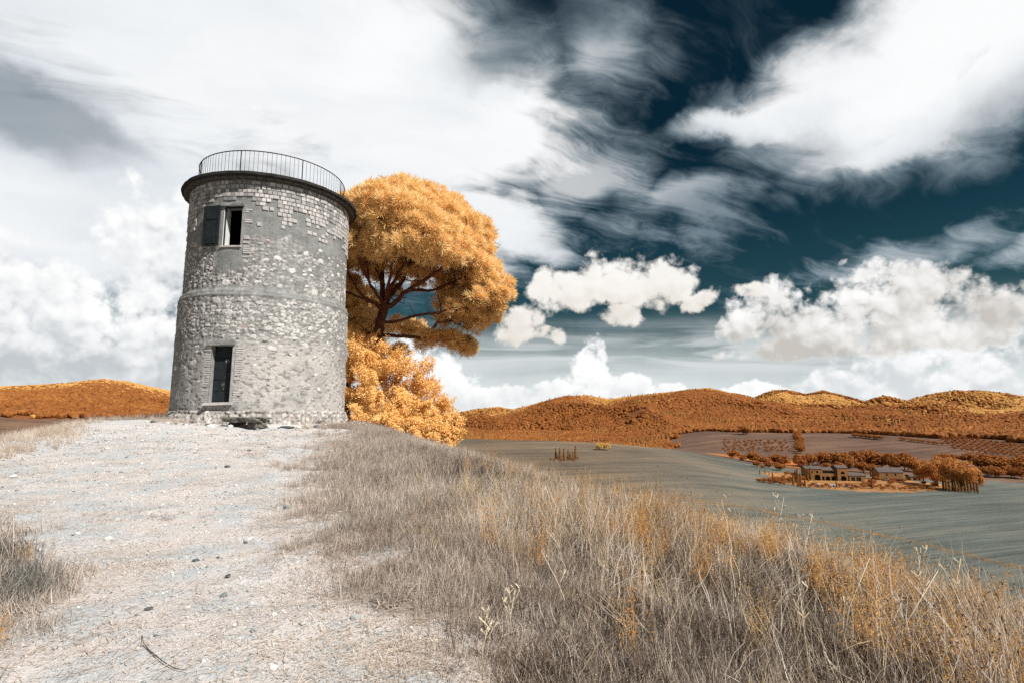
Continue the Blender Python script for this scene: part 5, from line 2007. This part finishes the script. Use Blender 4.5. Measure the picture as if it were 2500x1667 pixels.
# great pale willows at the right end of the farm
for x_, y_, h_, w_, lb in ((2345, 1196, 80, 1.0, 'largest, rightmost of the three great pale orange willows beside the farm'), (2290, 1186, 74, .95, 'middle one of the three great pale orange willows beside the farm'),
                           (2385, 1194, 52, 0.75, 'small low willow leaning out at the right end of the farm trees'), (2255, 1180, 60, .8, 'leftmost of the three great pale orange willows beside the farm')):
    put_tree(WILLOW[0 if w_ > .9 else 1], x_, y_, 'willow_tree', lb, h_, None, w_, ref=22)
# hedgerow running up the slope, lone trees, scattered rows
for k in range(11):
    put_tree(ROUND[k % 4], 1945 + random.uniform(-4, 6) + k * 1.0, 1064 + k * 4.2, 'hedge_tree', 'orange tree in the straight hedgerow climbing between two fields', 15 + k * 0.5, 'hedgerow between the fields', 1.1)
put_tree(ROUND[1], 1816, 1060, 'round_tree', 'big single orange tree at the wood edge left of the hedgerow', 22, None, 1.5)
put_tree(ROUND[2], 2216, 1058, 'round_tree', 'single orange tree standing on the upper purple field', 13, None, 1.2)
for k in range(10):
    put_tree(OLIVE[k % 2], 2200 + k * 11 + random.uniform(-3, 3), 1074 + k * 1.3, 'hedge_bush', 'orange bush in the low hedge across the purple field', 8, 'low hedge across the purple field', 1.6, 'bush', 5)
for k in range(12):
    put_tree(OLIVE[k % 2], 2085 + k * 6 + random.uniform(-3, 3), 1066 + k * .6, 'hedge_bush', 'orange bush in the tongue of scrub above the ploughed field', 10, 'scrub above the ploughed field', 1.6, 'bush', 5)
for i_ in range(6):
    for k in range(14):
        x_ = 1768 + k * 11.5 + (i_ % 2) * 5 + random.uniform(-5, 5)
        if random.random() < .12 or x_ > 1930: continue
        put_tree(OLIVE[(i_ + k) % 2], x_, 1078 + i_ * 4.6 + random.uniform(-2, 2), 'orchard_tree', 'x', random.uniform(4, 7), 'orchard row %d' % (i_ + 1), 1.25, 'tree', 5)
for i_ in range(7):
    for k in range(16):
        x_ = 2285 + k * 15 + i_ * 8 + random.uniform(-2, 2)
        if x_ > 2510: continue
        put_tree(OLIVE[(i_ + k) % 2], x_, 1064 + i_ * 5.5 + k * 1.9, 'grove_tree', 'x', 8, 'grove row %d' % (i_ + 1), 1.2, 'tree', 5)


# ---- farm
MAT_FARM = plain('ochre_plaster', (0.27, 0.14, 0.052), (0.20, 0.10, 0.038), 0.4, 0.95, 0.3, 3)
MAT_ROOF = plain('slate_roof', (0.125, 0.10, 0.092), (0.08, 0.062, 0.058), 1.2, 0.9, 0.5, 5, 0.05)
MAT_DARK = plain('dark_opening', (0.012, 0.010, 0.010), (0.02, 0.016, 0.014), 1, 0.9, 0)
MAT_TERR = plain('ochre_lawn', (0.38, 0.20, 0.065), (0.28, 0.13, 0.045), 0.15, 1.0, 0.3, 2)
MAT_CAR = plain('pale_car_paint', (0.55, 0.58, 0.60), (0.5, 0.52, 0.55), 1, 0.35, 0)


def arch_face(mb, x0, x1, z0, z1, y0, y1, openings):
    """a wall slab from y0 to y1 with arched or square openings cut out; openings: (cx, half, sill, spring, arched)"""
    xs = sorted({x0, x1} | {o[0] - o[1] for o in openings} | {o[0] + o[1] for o in openings})
    for a, c_ in zip(xs, xs[1:]):
        mid = 0.5 * (a + c_)
        op = sorted([o for o in openings if abs(mid - o[0]) < o[1]], key=lambda o: o[2])
        z = z0
        for o in op:
            if o[2] > z + 1e-3:
                mb.prism([(a, z), (c_, z), (c_, o[2]), (a, o[2])], y0, y1)
            if o[4]:
                n = 8
                cur = [(o[0] - o[1] * math.cos(math.pi * k / n), o[3] + o[1] * math.sin(math.pi * k / n)) for k in range(n + 1)]
                top = o[3] + o[1] + 0.25
                for p0, p1 in zip(cur, cur[1:]):
                    mb.prism([(p0[0], p0[1]), (p1[0], p1[1]), (p1[0], top), (p0[0], top)], y0, y1)
                z = top
            else:
                z = o[3]
        if z1 > z + 1e-3:
            mb.prism([(a, z), (c_, z), (c_, z1), (a, z1)], y0, y1)


def farmhouse(root, x0, x1, dep, h, y, openings, roof_h, ridge_x=True, over=0.5, base=0.0):
    """walls, roof, dark rooms; returns nothing"""
    wl = MB()
    arch_face(wl, x0, x1, base, h, y - 0.25, y + 0.25, openings)
    wl.box(((x0 + x1) / 2, y + dep - 0.25, (h + base) / 2), ((x1 - x0) / 2, 0.25, (h - base) / 2))
    for xx, sg in ((x0, 1), (x1, -1)):
        if ridge_x:
            wl.prism([(y + 0.25, base), (y + dep - 0.5, base), (y + dep - 0.5, h), (y + dep / 2, h + roof_h * 0.97), (y + 0.25, h)], xx, xx + sg * 0.4, 'x')
        else:
            wl.prism([(y + 0.25, base), (y + dep - 0.5, base), (y + dep - 0.5, h), (y + 0.25, h)], xx, xx + sg * 0.4, 'x')
    wl.obj('wall', MAT_FARM, root)
    rf = MB()
    e = over
    if ridge_x:
        rf.prism([(y - e, h - 0.15), (y + dep / 2, h + roof_h), (y + dep + e, h - 0.15), (y + dep + e, h + 0.1), (y + dep / 2, h + roof_h + 0.3), (y - e, h + 0.1)], x0 - e, x1 + e, 'x')
    else:
        rf.prism([(x0 - e, h - 0.15), ((x0 + x1) / 2, h + roof_h), (x1 + e, h - 0.15), (x1 + e, h + 0.1), ((x0 + x1) / 2, h + roof_h + 0.3), (x0 - e, h + 0.1)], y - e, y + dep + e, 'y')
    rf.obj('roof', MAT_ROOF, root)
    for o in openings:
        top = o[3] + (o[1] if o[4] else 0)
        MB().box((o[0], y + 0.8 if o[4] else y + 0.12, (o[2] + top) / 2), (o[1] + 0.2, 0.05, (top - o[2]) / 2 + 0.1)).obj('archway' if o[4] else 'window', MAT_DARK, root)


def farm_root(name, label, px, py, cat='building'):
    g = drop(px, py, FAR)
    return thing(name, label, cat, (g.x, g.y, g.z), R(-8)), g


def m_per_px(g):
    return g.y / FPX / math.cos(TILT) * 1.0


v1, g = farm_root('farm_villa', 'long ochre villa with dark arched loggia and a square tower among cypresses', 2010, 1172)
u = m_per_px(g)
L_ = lambda a: (a - 2010) * u
farmhouse(v1, L_(1972), L_(2006), 9, 27 * u, -1.0, [(L_(1996), 6.5 * u, 0, 7 * u, True), (L_(1996), 2.6 * u, 17 * u, 22 * u, False), (L_(1984), 2.2 * u, 17 * u, 22 * u, False)], 5 * u, True)
farmhouse(v1, L_(2007), L_(2040), 8, 24 * u, 0.5, [(L_(2011), 2.7 * u, 0, 6.5 * u, True), (L_(2021), 5.2 * u, 0, 5 * u, True), (L_(2034), 5.2 * u, 0, 5 * u, True), (L_(2024), 14 * u, 16.5 * u, 21.5 * u, False)], 5 * u, True)
farmhouse(v1, L_(2041), L_(2063), 8, 30 * u, -0.6, [(L_(2054), 6 * u, 0, 5 * u, True), (L_(2053), 4.5 * u, 15.5 * u, 17 * u, True)], 4.5 * u, True)
farmhouse(v1, L_(2070), L_(2104), 6, 12 * u, 1.5, [(L_(2078), 4 * u, 0, 8 * u, False), (L_(2090), 5 * u, 0, 8 * u, False)], 4 * u, True)
MB().box((L_(1990), 4.5, 33.5 * u), (0.6, 0.6, 1.4)).obj('chimney', MAT_FARM, v1)
MB().box((L_(2033), -7.0, -0.4), (52 * u, 5.4, 0.55)).obj('terrace', MAT_TERR, v1)
MB().box((L_(2033), -12.6, -1.1), (50 * u, 0.3, 0.9)).obj('retaining_wall', MAT_FARM, v1)

h1, g = farm_root('farm_house', 'ochre stone farmhouse with a plain pitched roof right of the villa', 2188, 1172)
u = m_per_px(g)
L_ = lambda a: (a - 2188) * u
farmhouse(h1, L_(2152), L_(2204), 10, 19 * u, 0, [(L_(2168), 2.0 * u, 11 * u, 15.5 * u, False), (L_(2187), 2.0 * u, 11 * u, 15.5 * u, False), (L_(2166), 1.8 * u, 0, 5.5 * u, False), (L_(2185), 1.8 * u, 1.5 * u, 5.5 * u, False)], 9 * u, True)
MB().box((L_(2178), -2.2, 3.0 * u), (22 * u, 2.0, 0.18)).obj('porch_roof', MAT_ROOF, h1)
for k in range(5):
    MB().box((L_(2158 + k * 10), -4.0, 1.4 * u), (0.18, 0.18, 1.5 * u)).obj('porch_post', MAT_FARM, h1)
MB().box((L_(2160), 5.0, 29 * u), (0.5, 0.5, 1.0)).obj('chimney', MAT_FARM, h1)
b1, g = farm_root('shed', 'low grey roofed shed between the farmhouse and the willows', 2238, 1172)
u = m_per_px(g)
farmhouse(b1, -13 * u, 13 * u, 6, 9 * u, 0, [(-5 * u, 3 * u, 0, 6 * u, False), (5 * u, 3 * u, 0, 6 * u, False)], 3.5 * u, True)

# parked cars in front of the terrace: a few pixels each
def car_mesh():
    mb = MB()
    mb.prism([(-2.1, 0.35), (2.1, 0.35), (2.15, 0.85), (1.3, 0.95), (0.8, 1.42), (-1.1, 1.45), (-1.75, 0.95), (-2.15, 0.85)], -0.85, 0.85, 'y')
    return mb.mesh('body', False, MAT_CAR)


CARB = car_mesh()
WHEEL = MB().tube([(0, -0.1, 0), (0, 0.1, 0)], 0.33, 10).mesh('wheel', False, MAT_DARK)
for k, (x_, y_, lb) in enumerate(((2000, 1187, 'pale car parked leftmost below the villa terrace'), (2036, 1187, 'pale car parked second from left below the villa terrace'), (2069, 1188, 'pale car parked third from left below the villa terrace'), (2086, 1188, 'pale car parked rightmost below the villa terrace'))):
    g = drop(x_, y_, FAR)
    c_ = thing('parked_car', lb, 'car', g, R(random.uniform(-15, 15)), 'cars below the terrace')
    add('body', CARB, c_)
    for wx in (-1.3, 1.3):
        for wy in (-0.8, 0.8):
            add('wheel', WHEEL, c_, (wx, wy, 0.33))

# cypresses round the farm
for k, (x_, y_, h_) in enumerate(((1943, 1178, 30), (1948, 1180, 34), (1937, 1184, 24), (1955, 1186, 26), (1966, 1188, 22), (1973, 1176, 22), (1979, 1172, 30), (2004, 1170, 28), (1887, 1175, 22), (1878, 1160, 10),
                                 (2042, 1188, 16), (2130, 1192, 24), (2111, 1166, 28), (2127, 1164, 24), (2062, 1170, 26), (2105, 1170, 22), (1868, 1156, 12), (1855, 1158, 12))):
    put_tree(CYP[k % 3], x_, y_, 'cypress_tree', 'slim cypress growing among the farm buildings and terraces', h_, 'cypresses around the farm', 0.9, ref=12)
for k in range(12):
    put_tree(CYP[k % 3], 2304 + k * 7.6, 1196 + (k % 3) * 1.4 + k * 0.4, 'cypress_tree', 'slim cypress in the row below the great willows', 24 + (k * 7) % 5, 'cypress row below the willows', 0.95, ref=12)
# hedges and shrubs of the garden
random.seed(5)
GARD = []
for k in range(46):
    t = k / 45
    GARD.append((1852 + t * 420 + random.uniform(-4, 4), np.interp(t, [0, .3, .6, 1], [1176, 1187, 1192, 1194]) + random.uniform(-3, 3), random.uniform(6, 12)))
for k in range(22):
    GARD.append((random.uniform(1860, 1965), random.uniform(1160, 1182), random.uniform(7, 14)))
for k in range(16):
    GARD.append((random.uniform(2105, 2290), random.uniform(1172, 1190), random.uniform(8, 15)))
for k, (x_, y_, h_) in enumerate(GARD):
    put_tree(OLIVE[k % 2], x_, y_, 'garden_bush', 'x', h_, 'front hedge' if k < 46 else ('left garden' if k < 68 else 'right garden'), 1.25, 'bush', 5)
# pole beside the orchard
g = drop(1879, 1130, FAR)
pl = thing('utility_pole', 'thin dark wooden pole standing among the trees left of the villa', 'pole', g)
MB().tube([(0, 0, -0.5), (0, 0, 10.5)], [0.14, 0.10], 6).obj('shaft', MAT_TRUNK, pl)
MB().box((0, 0, 10.0), (0.8, 0.06, 0.06)).obj('crossarm', MAT_TRUNK, pl)

# grassy verge crossing the lower field
pts = [drop(a, b_, FAR) for a, b_ in ((1545, 1205), (1700, 1222), (1850, 1243), (2000, 1273), (2150, 1305), (2300, 1340), (2420, 1370), (2560, 1402))]
VB = []
vx, vy, vs = [], [], []
for p0, p1 in zip(pts, pts[1:]):
    n = int((p1 - p0).length * 10)
    t = RNG.random(n); off = RNG.normal(size=n) * 1.0 + 1.6 * fbm(t * 6, t * 0 + p0.x, 3, 88)
    dirv = (p1 - p0).normalized()
    vx.append(p0.x + (p1.x - p0.x) * t - dirv.y * off); vy.append(p0.y + (p1.y - p0.y) * t + dirv.x * off); vs.append(RNG.uniform(0.5, 1.7, n))
vx, vy, vs = map(np.concatenate, (vx, vy, vs))
scatter_object('verge_grass', np.stack([vx, vy, height(vx, vy) - 0.05], 1), np.stack([0 * vx, 0 * vx, RNG.random(len(vx)) * 6.28], 1), vs, RNG.integers(0, len(GOLD), len(vx)),
               [variant('verge_%02d' % k, v.data) for k, v in enumerate(GOLD)], 'strip of golden grass crossing the lower field', 'grass')

for gname, fmt, group in (
        ('cypresses on the open field', '%s slim cypress from the left in the clump on the open field', None),
        ('scrub around the cypress clump', '%s low scrub bush from the left at the foot of the cypress clump', None),
        ('trees in the belt behind the farm', '%s rounded orange tree from the left in the belt behind the farm', None),
        ('trees in the belt at the right edge', '%s rounded orange tree from the left in the belt right of the willows', None),
        ('hedgerow between the fields', '%s orange tree from the left in the hedgerow climbing between two fields', None),
        ('low hedge across the purple field', '%s bush from the left in the low hedge across the purple field', None),
        ('scrub above the ploughed field', '%s bush from the left in the tongue of scrub above the ploughed field', None),
        ('cypresses around the farm', '%s slim cypress from the left among the farm buildings and terraces', None),
        ('cypress row below the willows', '%s slim cypress from the left in the row below the great willows', None),
        ('front hedge', '%s orange bush from the left in the hedge along the front of the farm', 'bushes of the farm garden'),
        ('left garden', '%s orange bush from the left in the garden left of the villa', 'bushes of the farm garden'),
        ('right garden', '%s orange bush from the left in the garden right of the villa', 'bushes of the farm garden'),
        *[('orchard row %d' % k, '%s small tree from left in ' + nth(k) + ' row of the orchard beside the hedgerow', 'orchard left of the hedgerow') for k in range(1, 7)],
        *[('grove row %d' % k, '%s small tree from left in ' + nth(k) + ' row of the grove at far right', 'planted grove at far right') for k in range(1, 8)]):
    relabel(GROUPS.get(gname, []), fmt)
    if group:
        for o in GROUPS.get(gname, []):
            o['group'] = group

# ------------------------------------------------------------------ small things lying about
def ground_pt(px, py):
    g = drop(px, py, 2.0, 40.0)
    g.z += float(fbm(np.array([g.x * 1.1]), np.array([g.y * 1.1]), 3, 21)[0]) * 0.05
    return g


def stone_mat(name, c):
    return plain(name, c, tuple(k * 0.75 for k in c), 12, 0.95, 0.6, 50, 0.01)


MS_W, MS_D = stone_mat('white_stone', (0.74, 0.72, 0.69)), stone_mat('dark_stone', (0.12, 0.13, 0.135))
rocks = [(607, 1316, 0.062, MS_W, 'white stone lying alone mid path'), (265, 1320, 0.050, MS_W, 'flat white stone on the left half of the path'),
         (600, 1322, 0.030, MS_D, 'small dark stone in place of the white stone shadow mid path'), (478, 1366, 0.035, MS_D, 'dark stone below the middle of the path, near the smaller chip'),  # the dark stone stands in for the shadow beside the white stone
         (557, 1408, 0.034, MS_D, 'dark curved stone chip low in the middle of the path'), (32, 1166, 0.075, MS_W, 'white stone at the far left edge of the path'),
         (608, 1103, 0.06, MS_D, 'dark stone high on the path below the tower'), (555, 1138, 0.065, MS_D, 'flat dark stone left of centre high on the path'),
         (362, 1488, 0.030, MS_D, 'dark stone low on the path above the twig'), (352, 1626, 0.030, MS_W, 'white stone beside the twig at the bottom of the path')]
for k, (x_, y_, s_, mt, lb) in enumerate(rocks):
    g = ground_pt(x_, y_)
    o = add('loose_stone', rock_mesh(50 + k, 2, 0.25, 0.6, mt), None, (g.x, g.y, g.z + s_ * 0.25))
    s_ *= 0.8
    o.scale = (s_ * 1.25, s_, s_)
    o.rotation_euler = (0.1, -0.1, k * 1.3)
    tag(o, lb, 'stone')

# broken block of masonry at the tower's foot, hollow underneath
MAT_BLOCK = plain('mossy_masonry', (0.20, 0.185, 0.16), (0.09, 0.085, 0.075), 5, 0.95, 0.9, 16, 0.04)
g = ground_pt(594, 1042)
blk = thing('masonry_block', 'broken dark slab of masonry propped over a hollow at the foot of the tower', 'rubble', g, R(-24))
def rough_box(c, h, seed, mat, name, parent):
    bm = bmesh.new()
    bmesh.ops.create_cube(bm, size=2.0)
    bmesh.ops.subdivide_edges(bm, edges=bm.edges, cuts=5, use_grid_fill=True)
    rg = np.random.default_rng(seed)
    for v in bm.verts:
        n = fbm(np.array([v.co.x * 2.1 + seed]), np.array([v.co.y * 2.1 + v.co.z * 1.7]), 3, seed)[0]
        v.co = Vector((v.co.x * h[0] * (1 - 0.12 * v.co.z * v.co.z), v.co.y * h[1], v.co.z * h[2])) * (1 + 0.22 * n) + Vector(c)
    me = bpy.data.meshes.new(name); bm.to_mesh(me); bm.free()
    me.materials.append(mat)
    return add(name, me, parent)
rough_box((0, 0.1, 0.27), (0.80, 0.36, 0.085), 3, MAT_BLOCK, 'slab', blk)
rough_box((-0.6, 0.25, 0.08), (0.17, 0.26, 0.12), 4, MAT_BLOCK, 'prop', blk)
rough_box((0.5, 0.15, 0.08), (0.24, 0.26, 0.12), 5, MAT_BLOCK, 'prop', blk)
for x_, y_, s_, mt, lb in ((644, 1032, 0.13, MS_W, 'white stone leaning against the broken slab by the tower'), (702, 1043, 0.24, MS_D, 'flat dark stone on pale ground in front of the tower')):
    g = ground_pt(x_, y_)
    o = add('loose_stone', rock_mesh(90 + x_, 2, 0.25, 0.55 if mt is MS_W else 0.28, mt), None, (g.x, g.y, g.z + s_ * 0.15)); o.scale = (s_ * 1.2, s_, s_)
    tag(o, lb, 'stone')
# rubble along the footing
rg = random.Random(77)
for k in range(26):
    be = -75 + k * 5.6 + rg.uniform(-2, 2)
    rr_ = R_LOW + rg.uniform(0.5, 1.25)
    p_ = Vector(cyl(be, rr_, 0)) + Vector((TC.x, TC.y, 0))
    s_ = rg.uniform(0.05, 0.13)
    o = add('rubble_stone', rock_mesh(150 + k % 7, 1, 0.25, 0.65, MS_W if k % 3 else MS_D), None, (p_.x, p_.y, gz(p_.x, p_.y) + s_ * 0.2)); o.scale = (s_ * 1.2, s_, s_)
    o.rotation_euler = (0, 0, k)
    tag(o, '%s %s chunk of rubble from the left along the foot of the tower' % (nth(k + 1), 'pale' if k % 3 else 'dark'), 'rubble', 'rubble along the foot of the tower')

# twig on the path
tw = [ground_pt(a, b_) for a, b_ in ((346, 1560), (349, 1580), (362, 1600), (382, 1617), (402, 1630), (425, 1645), (455, 1655))]
mb = MB()
o0 = tw[0].copy()
mb.tube([tuple(p_ - o0 + Vector((0, 0, 0.012))) for p_ in tw], [0.002, 0.003, 0.0035, 0.0035, 0.003, 0.0025, 0.0015], 6)
t_ = mb.obj('twig', MAT_SEED, None, True, tuple(o0)); tag(t_, 'thin dark curved twig lying at the bottom of the path', 'twig')

# tall dead stalks standing above the grass, each with forked twigs
def stalk(px, py, h, lean, seed, label, n_br=5):
    rg = random.Random(seed)
    g = drop(px, py, 2.0, 30.0)
    mb = MB()
    top = Vector((lean, rg.uniform(-.06, .06), h))
    knee = Vector((lean * 0.45 + rg.uniform(-.03, .03), 0, h * 0.55))
    pts = [Vector((0, 0, -0.05)), knee, top]
    mb.tube([tuple(p_) for p_ in pts], [0.0034, 0.0028, 0.0015], 5)
    th = thing('dry_stalk', label, 'stalk', g)
    mb.obj('stem', MAT_STALK, th, True)
    for k in range(n_br):
        t = 0.45 + 0.5 * k / n_br
        p0 = knee + (top - knee) * max(0, (t - .5) * 2) if t > .5 else knee * (t * 2)
        a = rg.uniform(0, 6.28); L = h * rg.uniform(0.12, 0.26)
        p1 = p0 + Vector((math.cos(a) * L * .6, math.sin(a) * L * .6, L * .75))
        bmk = MB().tube([tuple(p0), tuple((p0 + p1) / 2 + Vector((0, 0, -.01))), tuple(p1)], [0.002, 0.0017, 0.0012], 4)
        bo = bmk.obj('twig', MAT_STALK, th, True)
        um = MB()
        for q_ in range(5):
            b_ = rg.uniform(0, 6.28)
            um.tube([tuple(p1), tuple(p1 + Vector((math.cos(b_) * .03, math.sin(b_) * .03, .028)))], [0.0016, 0.0026], 4)
        tag(um.obj('umbel', MAT_STALK, bo), kind='stuff')


for k, (x_, y_, h_, ln, lb, nb) in enumerate((
        (1800, 1400, 0.62, -0.10, 'pale forked dry stalk leaning left above the middle of the grass crest', 5),
        (1880, 1400, 0.66, 0.16, 'tallest pale dry stalk with umbels rising against the field', 6),
        (1945, 1430, 0.56, 0.20, 'pale dry stalk bending right beside the tallest umbel stalk', 5),
        (2490, 1560, 0.62, -0.04, 'thick golden dry stalk at the extreme right edge', 5),
        (2330, 1560, 0.50, 0.06, 'upright pale stalk left of the golden one at the right edge', 4),
        (2040, 1640, 0.62, 0.22, 'long white straw leaning right in the lower right grass', 2),
        (2160, 1667, 0.58, 0.34, 'golden stem leaning far right near the lower right corner', 3),
        (1980, 1667, 0.55, -0.02, 'upright golden stem at the bottom right of centre', 3),
        (1560, 1300, 0.50, 0.02, 'thin upright pale stalk left on the grass crest', 3),
        (1180, 1667, 0.34, 0.05, 'small orange forked weed at the bottom edge of the grass', 6),
        (1250, 1590, 0.36, 0.02, 'upright orange forked weed above the bottom edge of the grass', 6),
        (1400, 1500, 0.42, -0.22, 'pale straw leaning left in the middle of the grass', 2),
        (2230, 1500, 0.50, 0.12, 'thin pale stalk standing above the dark seed heads at right', 4))):
    stalk(x_, y_, h_, ln, 300 + k, lb, nb)
